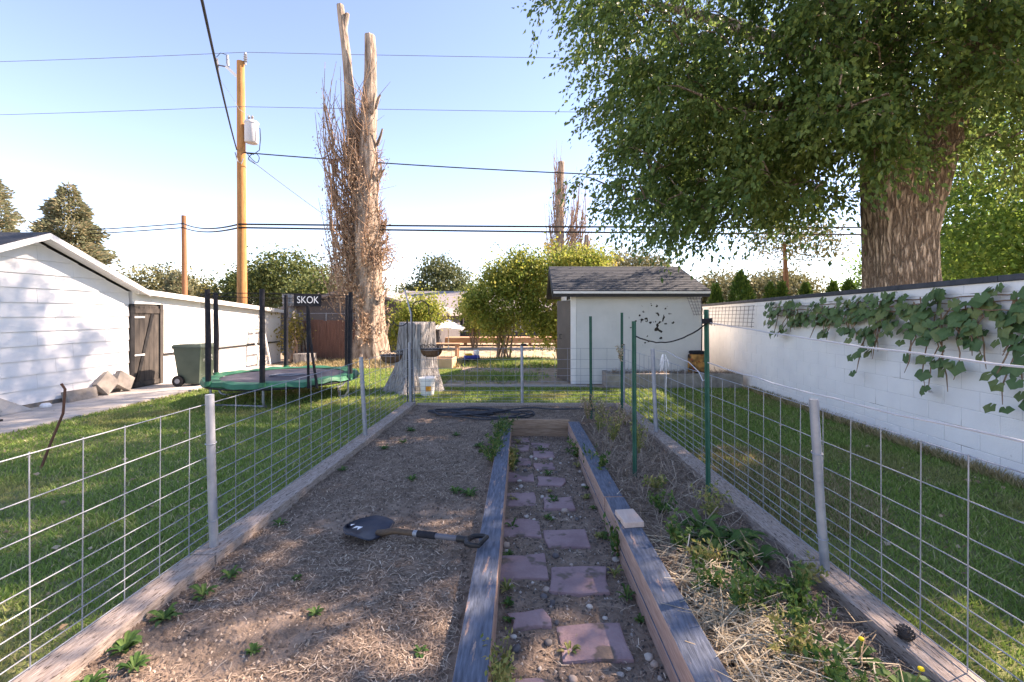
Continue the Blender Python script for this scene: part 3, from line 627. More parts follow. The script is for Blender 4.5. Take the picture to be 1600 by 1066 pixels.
def grape_vine(label, Y0, Y1):
    vn = thing('grape_vine', label, 'vine', (WX - .03, 5.6, 0))
    stems = []
    for k in range(26):
        ys_ = random.uniform(Y0, Y1); ln = random.uniform(.30, .85) * (1.2 if ys_ < 0.5 else .7); p = Vector((-.02, ys_, wtop(5.6) - random.uniform(.1,.2) - .016 * ys_)); pts = [p.copy()]
        for s in range(6): p += Vector((random.uniform(-.035, .0), random.uniform(-.07, .07), -ln / 6)); pts.append(p.copy())
        stems.append(pts)
    for row in range(3):
        pts = [Vector((-.02 - .03 * row, Y0 - .2 + (Y1 - Y0 + .2) * i / 20 , wtop(5.6) - .13 - .07 * row - .016 * (Y0 - .2 + (Y1 - Y0 + .2) * i / 20) + nz(i, row, .8, .035))) for i in range(21)]; stems.append(pts)
    for pts in stems: MB().tube(pts, [0.007] * (len(pts) - 1) + [0.003], 5).build('stem', M['vine_stem'], vn, smooth=True)
    def put_leaf(p, s):
        o = link('leaf', VL[random.randrange(12)], None, vn); o.location = p; o.scale = (s, s, s)
        o.rotation_euler = (R(random.uniform(-40, 40)), R(random.uniform(5, 50)), R(random.uniform(160, 200) if random.random() < .0 else random.uniform(-30, 30)))
    for i in range(225 if Y0 < 0 else 190):
        if i < 125:
            yy = Y0 + (Y1 - Y0) * random.random() ** 1.1; p = Vector((-random.uniform(.03, .20), yy, wtop(5.6) - .05 - random.uniform(.0, .55 if yy < .6 else .40) * (1 if yy < 2.4 else .6) - .016 * yy))
        else:
            pts = random.choice(stems[:26]); q = pts[random.randrange(1, 7)]; p = q + Vector((-random.uniform(.02, .10), random.uniform(-.06, .06), random.uniform(-.04, .05)))
        put_leaf(p, random.uniform(.055, .105))
grape_vine('dense grape vine hanging low on the block wall beside the leaning pipe post', -2.0, .2)
grape_vine('grape vine thinning out along the block wall top towards the wire mesh panel', .1, 3.1)
# wire mesh scraps by the far end of the wall
wm = thing('wire_mesh_panel', 'grey wire mesh panel lying against the block wall near the shed corner', 'wire mesh', (WX - .06, 0, 0))
for i in range(13): MB().tube([(-.02, 9.4 + i * .19, 1.30 + .02*math.sin(i)), (0, 9.35 + i * .19, 1.76)], 0.005, 5).build('wire', M['wire_grey'], wm)
for j in range(6): MB().tube([(-.02 + .004*j, 9.3, 1.33 + j * .085), (-.02 + .004*j, 10.6, 1.32 + j * .085), (-.02 + .004*j, 11.8, 1.31 + j * .085)], 0.005, 5).build('wire', M['wire_grey'], wm)
wm = thing('wire_mesh_panel', 'narrow strip of wire mesh hanging at the shed eave corner', 'wire mesh', (3.6, 10.2, 0))
for i in range(5): MB().tube([(-.15 + i * .07, 0, 2.0), (.02 + i * .055, -.02, 1.55)], 0.005, 5).build('wire', M['wire_grey'], wm)
for j in range(7): MB().tube([(-.15 + j*.026, 0, 2.0 - j * .07), (.15 + j*.016, -.01, 2.0 - j * .07)], 0.005, 5).build('wire', M['wire_grey'], wm)

# ================================================================== SHED
sh = thing('garden_shed', 'small grey block shed with dark shingled roof and stained front wall', 'shed', (0, 0, 0))
SX0, SX1, SY0, SY1 = 0.88, 3.80, 10.30, 14.1
MB().box(SX0 + .006, SX1 - .02, SY0 + .004, SY1, 0, 2.08).build('wall', M['shed_paint'], sh)
sb = MB().box(.0015, .405, 0, .03, .0015, .202).mesh('block', bevel=0.002); sbh = MB().box(.0015, .2015, 0, .03, .0015, .202).mesh('block', bevel=0.003)
for r in range(10):
    x = SX0 + .11 + (0.2035 if r % 2 else 0); 
    if r % 2: o = link('block', sbh, M['shed_paint'], sh); o.location = (SX0 + .11, SY0, r * .2035)
    while x < SX1 - .3:
        o = link('block', sb, M['shed_paint'], sh); o.location = (x, SY0 + random.uniform(-.001,.001), r * .2035); x += 0.4065
    if x < SX1 - .12: o = link('block', sbh, M['shed_paint'], sh); o.location = (x, SY0, r * .2035)
MB().box(SX0 - .01, SX0 + .107, SY0 - .012, SY0 + .10, 0, 2.04).build('corner_post', M['white_trim'], sh, bevel=.004)
RX0, RX1, RYm, RZ, EZ = 0.46, 3.90, 12.2, 2.80, 2.04
def slope_slab(mb, ya, za, yb, zb, x0, x1, t): mb.hexa([(x0,ya,za),(x1,ya,za),(x1,yb,zb),(x0,yb,zb),(x0,ya,za+t),(x1,ya,za+t),(x1,yb,zb+t),(x0,yb,zb+t)])
rf = MB(); slope_slab(rf, 9.98, EZ, RYm, RZ, RX0, RX1, .05); slope_slab(rf, 14.42, EZ, RYm + .002, RZ, RX0, RX1, .05)
rfo = rf.build('roof', M['shingle'], sh)
# shingle courses, each a thin lapped strip
for k in range(15):
    f0 = k / 15; f1 = (k + 1.12) / 15; ya = 9.96 + (RYm - 9.96) * f0; za = EZ + .052 + (RZ - EZ) * f0; yb = 9.96 + (RYm - 9.96) * min(1, f1); zb = EZ + .052 + (RZ - EZ) * min(1, f1)
    MB().hexa([(RX0-.01,ya,za),(RX1+.01,ya,za),(RX1+.01,yb,zb),(RX0-.01,yb,zb),(RX0-.01,ya,za+.014),(RX1+.01,ya,za+.014),(RX1+.01,yb,zb+.003),(RX0-.01,yb,zb+.003)]).build('shingle_course', M['shingle'], rfo)
MB().box(RX0, RX1, 9.955, 9.975, EZ - .005, EZ + .045).build('drip_edge', M['white_trim'], rfo)
MB().box(RX0 + .004, RX1 - .004, 9.99, 10.02, EZ - .075, EZ - .008).build('fascia', M['black_metal'], rfo)
for (ya, za, yb, zb) in ((9.985, EZ, RYm, RZ), (14.40, EZ, RYm, RZ)):
    MB().hexa([(RX0-.025,ya,za-.11),(RX0-.003,ya,za-.11),(RX0-.003,yb,zb-.11),(RX0-.025,yb,zb-.11),(RX0-.025,ya,za+.05),(RX0-.003,ya,za+.05),(RX0-.003,yb,zb+.05),(RX0-.025,yb,zb+.05)]).build('rake_board', M['black_metal'], rfo)
MB().prism([(SY0, 2.04), (SY1, 2.04), (RYm, RZ - .02)], 'x', SX0 + .005, SX0 + .05).build('gable', M['white_trim'], sh)
MB().hexa([(RX0+.004,10.0,EZ-.03),(SX0,10.0,EZ-.03),(SX0,RYm,RZ-.03),(RX0+.004,RYm,RZ-.03),(RX0+.004,10.0,EZ-.008),(SX0,10.0,EZ-.008),(SX0,RYm,RZ-.008),(RX0+.004,RYm,RZ-.008)]).build('soffit', M['white_trim'], sh)
dr = MB().hexa([(0,0,.03),(.035,-.01,.03),(-.225,.64,.03),(-.26,.65,.03),(0,0,1.90),(.035,-.01,1.90),(-.225,.64,1.90),(-.26,.65,1.90)]).build('door', M['door_grey'], sh, bevel=.004); dr.location = (SX0 - .02, SY0 + .13, 0)
MB().tube([(-.17,.36,1.0),(-.21,.35,1.0),(-.21,.37,1.1),(-.17,.38,1.1)], .008, 6).build('handle', M['black_metal'], dr)
wn = MB().box(SX0 - .012, SX0 + .008, 10.7, 11.6, 1.93, 2.03).build('vent_opening', M['glass'], sh)
# concrete planter under the shed wall
pl = thing('concrete_planter', 'low concrete planter with bare soil along the shed wall', 'planter', (0, 0, 0))
MB().box(1.57, 4.45, 9.62, 9.72, 0, .32).build('front_wall', M['concrete_dark'], pl, bevel=.01)
MB().box(1.57, 1.67, 9.725, 10.27, 0, .32).build('side_wall', M['concrete_dark'], pl, bevel=.01)
MB().box(1.675, 4.45, 9.725, 10.27, .0, .29).build('soil_fill', M['concrete_dark'], pl)
def planter_area(): return random.uniform(1.7, 4.4), random.uniform(9.74, 10.25)
strips('dead_grass', 900, planter_area, lambda x, y: .30, .05, .25, .006, .5, M['straw'], .12, .03)
cb = thing('camo_pack', 'black and orange camouflage pack standing on the planter by the wall', 'backpack', (3.62, 10.02, .29), R(12))
MB().box(-.17, .17, -.12, .12, 0, .42).build('body', M['camo'], cb, bevel=.05)
MB().box(-.13, .13, -.17, -.115, .04, .25).build('pocket', M['camo'], cb, bevel=.025)
MB().box(-.15, .15, -.10, .10, .415, .49).build('lid', M['black_cloth'], cb, bevel=.03)
line_obj('downspout_cable', [(3.80,10.24,1.95),(3.81,10.22,1.4),(3.80,10.22,.8),(3.81,10.22,.32)], .012, M['cable'], 'thin black cable running down the shed corner beside the wall', 'cable')

# ================================================================== GARAGE
gg = thing('garage', 'white gabled garage clad in wide lapped siding boards', 'garage', (-8.35, 7.6, 0))
def clip_poly(poly, a, b, c):   # keep a*y+b*z<=c
    out = []
    for i in range(len(poly)):
        p, q = poly[i], poly[(i + 1) % len(poly)]; fp = a*p[0]+b*p[1]-c; fq = a*q[0]+b*q[1]-c
        if fp <= 0: out.append(p)
        if (fp < 0 < fq) or (fq < 0 < fp): t = fp / (fp - fq); out.append((p[0]+t*(q[0]-p[0]), p[1]+t*(q[1]-p[1])))
    return out
GH, GS, G0, G1 = 2.84, 0.44, -2.9, 1.80
gp = [(G0, .12), (G1, .12), (G1, GH - GS * G1), (0, GH), (G0, GH + GS * G0)]
MB().prism(gp, 'x', -.35, -.03).build('wall', M['white_siding'], gg)
MB().prism([(G0, -.05), (G1, -.05), (G1, .125), (G0, .125)], 'x', -.35, .0).build('foundation', M['concrete_dark'], gg)
row = 0; z = .10
while z < GH:
    y = G0 + [-.1, -.7, -.4][row % 3]
    while y < G1:
        b = min(y + 1.22, G1); a = max(y, G0); poly = [(a + .0015, z), (b - .0015, z), (b - .0015, z + .238), (a + .0015, z + .238)]
        poly = clip_poly(poly, GS, 1, GH - .01); poly = clip_poly(poly, -GS, 1, GH - .01)
        if len(poly) >= 3 and b > a + .02:
            n = len(poly); xo = lambda p: .022 - .018 * (p[1] - z) / .238
            MB().add([(-.028, p[0], p[1]) for p in poly] + [(xo(p), p[0], p[1]) for p in poly], [tuple(range(n)), tuple(range(n, 2*n))] + [(i,(i+1)%n,n+(i+1)%n,n+i) for i in range(n)]).build('siding_board', M['white_siding'], gg)
        y += 1.22
    z += .24; row += 1
gr = MB()
for s in (-1, 1):
    e = 1.98 if s > 0 else 3.1
    gr.hexa([(-6, 0, GH+.07), (.28, 0, GH+.07), (.28, s*e, GH+.07-GS*e), (-6, s*e, GH+.07-GS*e), (-6, 0, GH+.115), (.28, 0, GH+.115), (.28, s*e, GH+.115-GS*e), (-6, s*e, GH+.115-GS*e)])
gro = gr.build('roof', M['shingle'], gg)
for s in (-1, 1):
    e = 2.0 if s > 0 else 3.1
    MB().hexa([(.283,0,GH+.0),(.305,0,GH+.0),(.305,s*e,GH+.0-GS*e),(.283,s*e,GH+.0-GS*e),(.283,0,GH+.10),(.305,0,GH+.10),(.305,s*e,GH+.10-GS*e),(.283,s*e,GH+.10-GS*e)]).build('rake_board', M['white_trim'], gro)
    MB().hexa([(.026,0,GH+.035),(.28,0,GH+.035),(.28,s*e,GH+.035-GS*e),(.026,s*e,GH+.035-GS*e),(.026,0,GH+.06),(.28,0,GH+.06),(.28,s*e,GH+.06-GS*e),(.026,s*e,GH+.06-GS*e)]).build('soffit', M['white_trim'], gro)
# ================================================================== LONG LOW OUTBUILDING
ob = thing('outbuilding', 'long low white outbuilding with corrugated panel and dark plank gate beside the garage', 'shed', (-8.32, 9.45, 0))
def otop(y): return 2.06 - .072 * y
MB().hexa([(-2.2,.75,0),(-.01,.75,0),(-.01,5.6,0),(-2.2,5.6,0),(-2.2,.75,otop(.75)),(-.01,.75,otop(.75)),(-.01,5.6,otop(5.6)),(-2.2,5.6,otop(5.6))]).build('wall', M['white_wall'], ob)
MB().hexa([(-.12,0.02,1.80),(-.005,.02,1.80),(-.005,.748,1.80),(-.12,.748,1.80),(-.12,.02,otop(.0)),(-.005,.02,otop(0)),(-.005,.748,otop(.75)),(-.12,.748,otop(.75))]).build('header', M['white_wall'], ob)
MB().hexa([(-2.4,0,otop(0)+.004),(.12,0,otop(0)+.004),(.12,5.75,otop(5.75)+.004),(-2.4,5.75,otop(5.75)+.004),(-2.4,0,otop(0)+.05),(.12,0,otop(0)+.05),(.12,5.75,otop(5.75)+.05),(-2.4,5.75,otop(5.75)+.05)]).build('roof', M['cap_dark'], ob)
MB().hexa([(.122,0,otop(0)-.05),(.14,0,otop(0)-.05),(.14,5.76,otop(5.76)-.05),(.122,5.76,otop(5.76)-.05),(.122,0,otop(0)+.06),(.14,0,otop(0)+.06),(.14,5.76,otop(5.76)+.06),(.122,5.76,otop(5.76)+.06)]).build('fascia', M['white_trim'], ob)
cr = MB(); ncr = 64
V = []; 
for i in range(ncr * 4 + 1):
    y = .80 + i * (1.75 / (ncr * 4)); V += [(.012 + .009 * math.sin(i * math.pi / 4), y, .70), (.012 + .009 * math.sin(i * math.pi / 4), y, 1.70 - .05 * (y - .8))]
cr.add(V, [(2*i, 2*i+2, 2*i+3, 2*i+1) for i in range(ncr * 4)]); cr.build('corrugated_panel', M['white_wall'], ob)
MB().box(0.0, .022, .80, 5.5, .655, .695).build('batten', M['black_metal'], ob)
for (a, b) in ((2.65, 3.7), (3.72, 4.8)): MB().box(-.006, .008, a, b, .72, 1.62 - .05 * a).build('wall_panel', M['white_wall'], ob)
gt = MB().box(-.06, -.02, .06, .70, .03, 1.76).build('gate', M['gate_paint'], ob)
for k in range(5): MB().box(-.02, -.012, .065 + k * .127, .185 + k * .127, .03, 1.755).build('plank', M['gate_paint'], gt, bevel=.003)
for (a, b) in (((.08, .10), (.55, 1.62)),): MB().beam((-.004, .12, .14), (-.004, .52, 1.60), .07, .022, (1,0,0)).build('brace', M['black_metal'], gt)
MB().box(-.011, .012, .07, .69, 1.60, 1.70).build('rail', M['gate_paint'], gt); MB().box(-.011, .012, .07, .69, .06, .15).build('rail', M['gate_paint'], gt)
for zc in (1.52, .72): MB().beam((.012, .03, zc), (.012, .30, zc), .035, .008, (1,0,0)).build('hinge', M['white_trim'], gt)
MB().box(-.06, .02, -.035, .05, 0, 1.80).build('gate_post', M['black_metal'], ob); MB().box(-.06, .02, .705, .785, 0, 1.80).build('gate_post', M['gate_paint'], ob)
for (y, h) in ((-1.0, .55), (-.45, .6)): MB().tube([(-1.2, y + .6, otop(0)), (-1.2, y + .6, otop(0) + h + .2)], .03, 8).build('vent_pipe', M['black_metal'], ob)
for y in (.9, 1.25): MB().tube([(-1.6, y, otop(1)), (-1.6, y, otop(1) + .35)], .025, 8).build('vent_pipe', M['white_trim'], ob)
# ladder leaning on it
ld = thing('ladder_rack', 'white wooden ladder frame leaning against the outbuilding end', 'ladder', (-8.14, 13.35, 0))
for y in (0, .52): MB().beam((.16, y, 0.02), (-.06, y, 1.16), .05, .03).build('rail', M['white_trim'], ld)
for k in range(5): f = .04 + k * .23; MB().beam((.16 - .22 * f, 0.02, f * 1.16), (.16 - .22 * f, .50, f * 1.16), .04, .03).build('rung', M['wood_grey'], ld)

# wheelie bin
wb = thing('wheelie_bin', 'green wheeled rubbish bin with white lettering against the outbuilding', 'bin', (-7.40, 10.0, .03), R(90))
wb.scale = (.92, .92, .92)
def taper_box(x0,x1,y0,y1,z0,X0,X1,Y0,Y1,z1): return MB().hexa([(x0,y0,z0),(x1,y0,z0),(x1,y1,z0),(x0,y1,z0),(X0,Y0,z1),(X1,Y0,z1),(X1,Y1,z1),(X0,Y1,z1)])
taper_box(-.22,.22,-.24,.24,.06,-.29,.29,-.32,.32,.90).build('body', M['plastic_green'], wb, bevel=.02)
MB().box(-.31,.31,-.34,.34,.88,.915).build('rim', M['plastic_green'], wb, bevel=.01)
lid = MB(); lid.hexa([(-.31,-.35,.918),(.31,-.35,.918),(.31,.36,.918),(-.31,.36,.918),(-.24,-.28,.985),(.24,-.28,.985),(.26,.34,.975),(-.26,.34,.975)]); lo = lid.build('lid', M['plastic_green'], wb, bevel=.012)
MB().tube([(-.2,.40,.92),(.2,.40,.92)], .015, 8).build('handle', M['plastic_green'], lo)
for s in (-1, 1):
    w = MB().tube([(s*.25,.20,.13),(s*.31,.20,.13)], .13, 20).build('wheel', M['black_metal'], wb, smooth=True)
    MB().tube([(s*.311,.20,.13),(s*.316,.20,.13)], .06, 12).build('hub', M['galv'], w)
# lettering faces the garden (+x world); the bin is turned 90 degrees so its local -y faces +x
for body, z, s in (('Tami\'s', .70, .10), ('738 6771', .60, .085)):
    me = text_mesh(body, s); o = link('lettering', me, M['white_plain'], wb); o.location = (0, -.306 + (.70 - z) * .09, z); o.rotation_euler = (R(90 - 5), 0, 0)
# stone slabs against the garage
for i, (y, L, h, a, lb) in enumerate([(8.25, .55, .20, 0, 'long grey concrete slab lying against the garage foot'), (8.75, .36, .30, 38, 'tilted square concrete slab leaning on the garage between two others'), (9.12, .34, .30, -35, 'tilted concrete slab leaning on the garage beside the gate')]):
    o = MB().box(-.05, .05, -L/2, L/2, -h/2, h/2).build('concrete_slab', M['concrete_dark'], None, bevel=.005); o.location = (-8.20, y, .035 + (abs(math.sin(R(a))) * L + math.cos(R(a)) * h) / 2 - .01); o.rotation_euler = (R(a), R(-12), 0); solo(o, lb, 'slab')
o = MB().hexa([(-.06,-.5,0),(.10,-.5,0),(.10,.45,0),(-.06,.42,0),(-.08,-.42,.34),(.0,-.42,.34),(-.02,.0,.30),(-.08,.0,.30)]).build('concrete_slab', M['concrete'], None, (-8.18, 6.95, .035), bevel=.02); solo(o, 'broken sloping concrete slab at the garage foot by the white stand', 'slab')
stn = thing('white_stand', 'white metal stand leg on the walkway at the garage', 'stand', (-7.75, 6.45, .035))
MB().beam((0,-.18,.42), (0,.10,0), .035, .03).build('leg', M['white_trim'], stn); MB().beam((0,-.16,.16), (0,.02,.16), .03, .02).build('crossbar', M['white_trim'], stn); MB().box(-.06,.06,.02,.16,-.001,.03).build('foot', M['black_metal'], stn)
o = MB().lathe([(.0,0),(.07,0),(.075,.03),(.05,.06),(.0,.065)], 10).build('white_scrap', M['white_plain'], None, (-8.15, 7.62, .035)); solo(o, 'small white crumpled scrap lying at the garage foundation', 'scrap')
line_obj('bent_rod', [(-5.0,4.62,0),(-4.98,4.70,.25),(-4.93,4.78,.55),(-4.93,4.8,.80),(-4.96,4.79,.86)], .012, M['rust'], 'rusty bent rod standing in the lawn before the garage', 'rod')

# ================================================================== TRAMPOLINE
TC = (-4.75, 8.75, 0); TRr = 1.30; TZ = .42
tp = thing('trampoline', 'round trampoline with green pad, black net poles and mesh enclosure', 'trampoline', TC)
MB().lathe([(0,TZ-.012),(TRr-.24,TZ-.012),(TRr-.24,TZ-.004),(0,TZ-.004)], 48, cap=False).build('jumping_mat', M['tramp_mat'], tp)
pad = MB(); n = 72; V = []
for i in range(n):
    a = 2*math.pi*i/n; wv = .012 * math.sin(9*a) + .008*math.sin(23*a)
    for (r_, z_) in ((TRr-.25, TZ+.012), (TRr-.12, TZ+.035+wv), (TRr+.0, TZ+.02+wv), (TRr+.035, TZ-.05+wv*1.6), (TRr+.02, TZ-.055), (TRr-.25, TZ+.004)): V.append((r_*math.cos(a), r_*math.sin(a), z_))
pad.add(V, [(i*6+k, ((i+1)%n)*6+k, ((i+1)%n)*6+(k+1)%6, i*6+(k+1)%6) for i in range(n) for k in range(6)]); pad.build('pad', M['pad_green'], tp, smooth=True)
MB().tube([((TRr-.0)*math.cos(a), (TRr-.0)*math.sin(a), TZ-.075) for a in [2*math.pi*i/48 for i in range(49)]], .02, 8).build('frame_ring', M['black_metal'], tp, smooth=True)
angs = [-120, -76, -8, 57, 118, 180]
for i, ad_ in enumerate(angs):
    a = R(ad_); c, s = math.cos(a), math.sin(a); r_ = TRr + .03
    pts = [(r_*c, r_*s, TZ-.02), (r_*c, r_*s, 1.2), (r_*c*1.01, r_*s*1.01, 2.0)]
    po = MB().tube(pts, [.042, .045, .038], 10).build('pole', M['black_cloth'], tp, smooth=True)
    MB().lathe([(.05,0),(.052,.07),(.05,.075)], 10, (r_*c, r_*s, TZ-.03)).build('pole_sleeve', M['pad_green'], po)
    MB().tube([(r_*c*.97, r_*s*.97, TZ-.03), (r_*c*.97, r_*s*.97, .14), (r_*c*.93, r_*s*.93, .06), (r_*c*.86, r_*s*.86, .03)], .019, 8).build('leg', M['galv'], tp, smooth=True)
for i in range(0, 6, 2):
    a, b = R(angs[i]), R(angs[i + 1]); MB().tube([((TRr*.86)*math.cos(a), (TRr*.86)*math.sin(a), .03), ((TRr*.86)*math.cos(b), (TRr*.86)*math.sin(b), .03)], .019, 8).build('leg_brace', M['galv'], tp, smooth=True)
MB().lathe([(TRr+.02, TZ+.06), (TRr-.0, 1.2), (TRr+.03, 1.93)], 36, cap=False).build('net', M['net'], tp)
MB().tube([((TRr+.03)*math.cos(a), (TRr+.03)*math.sin(a), 1.93) for a in [2*math.pi*i/36 for i in range(37)]], .006, 5).build('net_cord', M['black_cloth'], tp)
# banner with lettering + door straps, facing the camera
ba = math.atan2(-TC[1] + 0.2, -TC[0] - .3); ba = R(-62)
bx_, by_ = (TRr + .03) * math.cos(R(62)), (TRr + .03) * math.sin(R(62))
bn = MB().box(-.215, .215, -.006, .006, 1.72, 1.93).build('banner', M['black_cloth'], tp, bevel=.003); bn.location = (1.34*math.cos(R(-47)), 1.34*math.sin(R(-47)), 0); bn.rotation_euler = (0, 0, R(34))
o = link('lettering', text_mesh('SKOK', .155), M['white_plain'], bn); o.location = (0, -.010, 1.825); o.rotation_euler = (R(90), 0, 0); o.scale = (.85, 1.1, 1)
for dx in (-.01, .05):
    MB().tube([(.915 + dx*.2, -.985, 1.72), (.92 + dx*.6, -.98, 1.2), (.93 + dx*1.4, -.97, .8), (.95 + dx*2.5, -.98, TZ - .10)], .022, 6).build('door_strap', M['black_cloth'], tp, smooth=True)
o = MB().tube([(-.28,-.1,.0),(-.1,-.18,.02),(.12,-.12,.0),(.3,.02,.015),(.1,.1,.0),(-.2,.05,.01),(-.28,-.1,.0)], .014, 6).build('loose_strap', M['galv'], None, (TC[0]+.1, TC[1]-.1, TZ + .012), smooth=True); solo(o, 'loose grey strap lying on the trampoline mat', 'strap')

# ================================================================== STUMP, HOOKS, BASKETS, BUCKET
def radial_mesh(name, rings, nseg, fn, mt, parent=None, loc=None, cap=True):
    """rings of (cx,cy,z,r); fn(angle,z)->radius factor"""
    V = []; F = []
    for (cx, cy, z, r_) in rings:
        for k in range(nseg): a = 2*math.pi*k/nseg; q = r_*fn(a, z); V.append((cx+q*math.cos(a), cy+q*math.sin(a), z))
    for i in range(len(rings)-1):
        for k in range(nseg): p = i*nseg+k; q = i*nseg+(k+1)%nseg; F.append((p,q,q+nseg,p+nseg))
    me = np_mesh(name, np.array(V), np.array(F), True)
    if cap:
        bm = bmesh.new(); bm.from_mesh(me); bm.verts.ensure_lookup_table(); e = (len(rings)-1)*nseg
        bm.faces.new([bm.verts[e+k] for k in range(nseg)]); bm.to_mesh(me); bm.free()
    return link(name, me, mt, parent, loc)
def stump_f(a, z):
    flare = max(0, (.55 - z)) * 1.1; lobes = sum(math.exp(-((((a - c + math.pi) % (2*math.pi)) - math.pi) / .33) ** 2) for c in (-.35, -1.75, -2.8, .9, 2.2))
    return 1 + flare * lobes * .75 + .07 * mnoise.noise(Vector((math.cos(a)*3, math.sin(a)*3, z*.5))) + .035 * mnoise.noise(Vector((math.cos(a)*9, math.sin(a)*9, z*.8)))
tst = thing('tree_stump', 'tall silver-grey weathered tree stump behind the bucket', 'stump', (-2.42, 9.45, 0))
radial_mesh('trunk', [(0.02*z, 0, z, .47 - .075*z) for z in np.linspace(-.02, 1.42, 26)], 96, stump_f, M['stump'], tst)
bk = thing('bucket', 'white plastic bucket with orange label before the stump', 'bucket', (-2.02, 8.75, 0.01))
MB().lathe([(.115,0),(.12,.005),(.15,.33),(.158,.335),(.158,.36),(.146,.362),(.14,.33),(.112,.012),(0,.012)], 28, cap=False).build('body', M['white_plain'], bk, smooth=True)
MB().lathe([(.1345,.13),(.1395,.20)], 28, cap=False).mesh('x')
lab = MB(); V = []; 
for i in range(9):
    a = R(-92 + i*5.5); V += [(.1335*math.cos(a), .1335*math.sin(a), .11), (.1425*math.cos(a), .1425*math.sin(a), .21)]
lab.add(V, [(2*i,2*i+2,2*i+3,2*i+1) for i in range(8)]); lab.build('label', mat('label_orange', (0.75,0.22,0.03), (0.8,0.5,0.05), scale=14, rough=.5), bk)
MB().tube([(.155*math.cos(R(q)), .155*math.sin(R(q))*.3-.05, .34 - .16*abs(math.sin(R(q)))) for q in range(180, 361, 15)], .004, 6).build('handle', M['galv_wire'], bk)
def hook(name, loc, h, arch, label):
    t = thing(name, label, 'plant hook', loc)
    MB().tube([(0,0,-.1),(0,0,.6),(.0,0,h)] , .009, 8).build('rod', M['black_metal'], t, smooth=True)
    pts = [(arch/2 - arch/2*math.cos(R(q)), 0, h + arch*.45*math.sin(R(q))) for q in range(0, 181, 15)]; pts += [(arch, 0, h - .08), (arch + (.03 if arch>0 else -.03), 0, h - .10), (arch + (.06 if arch>0 else -.06), 0, h - .06)]
    MB().tube(pts, .008, 8).build('crook', M['black_metal'], t, smooth=True); return t
hook('plant_hook', (-1.93, FAR + .14, 0), 1.68, .27, 'tall black shepherd hook in the fence corner holding a basket')
hook('plant_hook', (-2.06, FAR + .36, 0), 1.50, -.24, 'shorter black shepherd hook with a left-turned crook in the fence corner')
line_obj('garden_stake', [(-1.90, FAR + .20, 0), (-1.97, FAR + .22, 1.6), (-2.08, FAR + .24, 2.0)], .012, M['galv'], 'grey leaning stake rising above the shepherd hooks', 'stake')
def basket(loc, hz, label):
    t = thing('hanging_basket', label, 'hanging basket', loc)
    V = []; F = []; nu, nv = 16, 7
    for j in range(nv):
        ph = math.pi/2*j/(nv-1); r_ = .175*math.cos(ph)**.6 if j < nv-1 else 0.02; z = -.13*math.sin(ph)
        for i in range(nu): a = 2*math.pi*i/nu; V.append((r_*math.cos(a), r_*.7*math.sin(a), z))
    MB().add(V, [(j*nu+i, j*nu+(i+1)%nu, (j+1)*nu+(i+1)%nu, (j+1)*nu+i) for j in range(nv-1) for i in range(nu)]).build('liner', M['coco'], t, smooth=True)
    MB().tube([(.182*math.cos(a), .13*math.sin(a), .0) for a in [2*math.pi*i/20 for i in range(21)]], .006, 6).build('rim', M['black_metal'], t)
    MB().tube([(.182*math.cos(a), .13*math.sin(a), .06 + .012*math.sin(8*a)) for a in [2*math.pi*i/40 for i in range(41)]], .004, 5).build('rim', M['black_metal'], t)
    sc = MB()
    for i in range(20): a = 2*math.pi*i/20; b_ = a + .3; sc.tube([(.182*math.cos(a), .13*math.sin(a), 0), (.182*math.cos(b_), .13*math.sin(b_), .06)], .003, 4)
    sc.build('scrollwork', M['black_metal'], t)
    for a in (0, 2.1, 4.2): MB().tube([(.18*math.cos(a), .13*math.sin(a), .05), (0, 0, hz)], .003, 5).build('chain', M['black_metal'], t)
    MB().lathe([(0,0),(.16,0.0),(.13,.018),(0,.03)], 14, (0,0,-.02)).build('soil', M['soil'], t); return t
basket((-1.62, FAR + .14, 1.03), .53, 'coco-lined hanging basket on the tall shepherd hook before the stump')
basket((-2.28, FAR + .20, .93), .50, 'coco-lined hanging basket tilted at the left side of the stump')

# ================================================================== HOSE, SHOVEL, BLOCK, CONE
hp = []
for k in range(6):
    cx = -.72 + random.uniform(-.32, .40); rx = random.uniform(.30, .62); ry = random.uniform(.16, .36); cy = 6.55 + random.uniform(-.14, .14); ph = random.uniform(0, 6.28)
    for i in range(16): a = ph + 2*math.pi*i/16; x = cx + rx*math.cos(a); y = cy + ry*math.sin(a); hp.append((x, y, soil_z(x, y) + .015 + .006*k + .012*math.sin(3*a + k)))
hp += [(-.1,6.75,.20),(.3,6.72,.185),(.7,6.78,.18),(.95,6.7,.18)]
def smooth_path(P, sub=3):
    P = [Vector(p) for p in P]; out = []
    for i in range(len(P) - 1):
        p0 = P[max(0,i-1)]; p1 = P[i]; p2 = P[i+1]; p3 = P[min(len(P)-1,i+2)]
        for s in range(sub):
            t = s / sub; out.append(.5*((2*p1)+(p2-p0)*t+(2*p0-5*p1+4*p2-p3)*t*t+(3*p1-p0-3*p2+p3)*t**3))
    out.append(P[-1]); return out
line_obj('garden_hose', smooth_path(hp), .0105, M['hose'], 'dark garden hose coiled in loose loops at the far end of the bed', 'hose', 8)
sv = thing('shovel', 'black D-handled shovel lying on the straw bed, handle resting on timber', 'shovel', (-1.24, 3.04, .155), math.atan2(-.36, .96))
V = []; nu, nv = 14, 8
for i in range(nu + 1):
    u = i / nu; w = .118 * min(1, (u / .42) ** .55 if u < .42 else 1) * (1 if u < .85 else 1 - .10*(u-.85)/.15)
    for j in range(nv + 1):
        v = -1 + 2*j/nv; V.append((u*.29, v*w, .012 + .028*v*v + .03*math.sin(u*2.4) - .02*u))
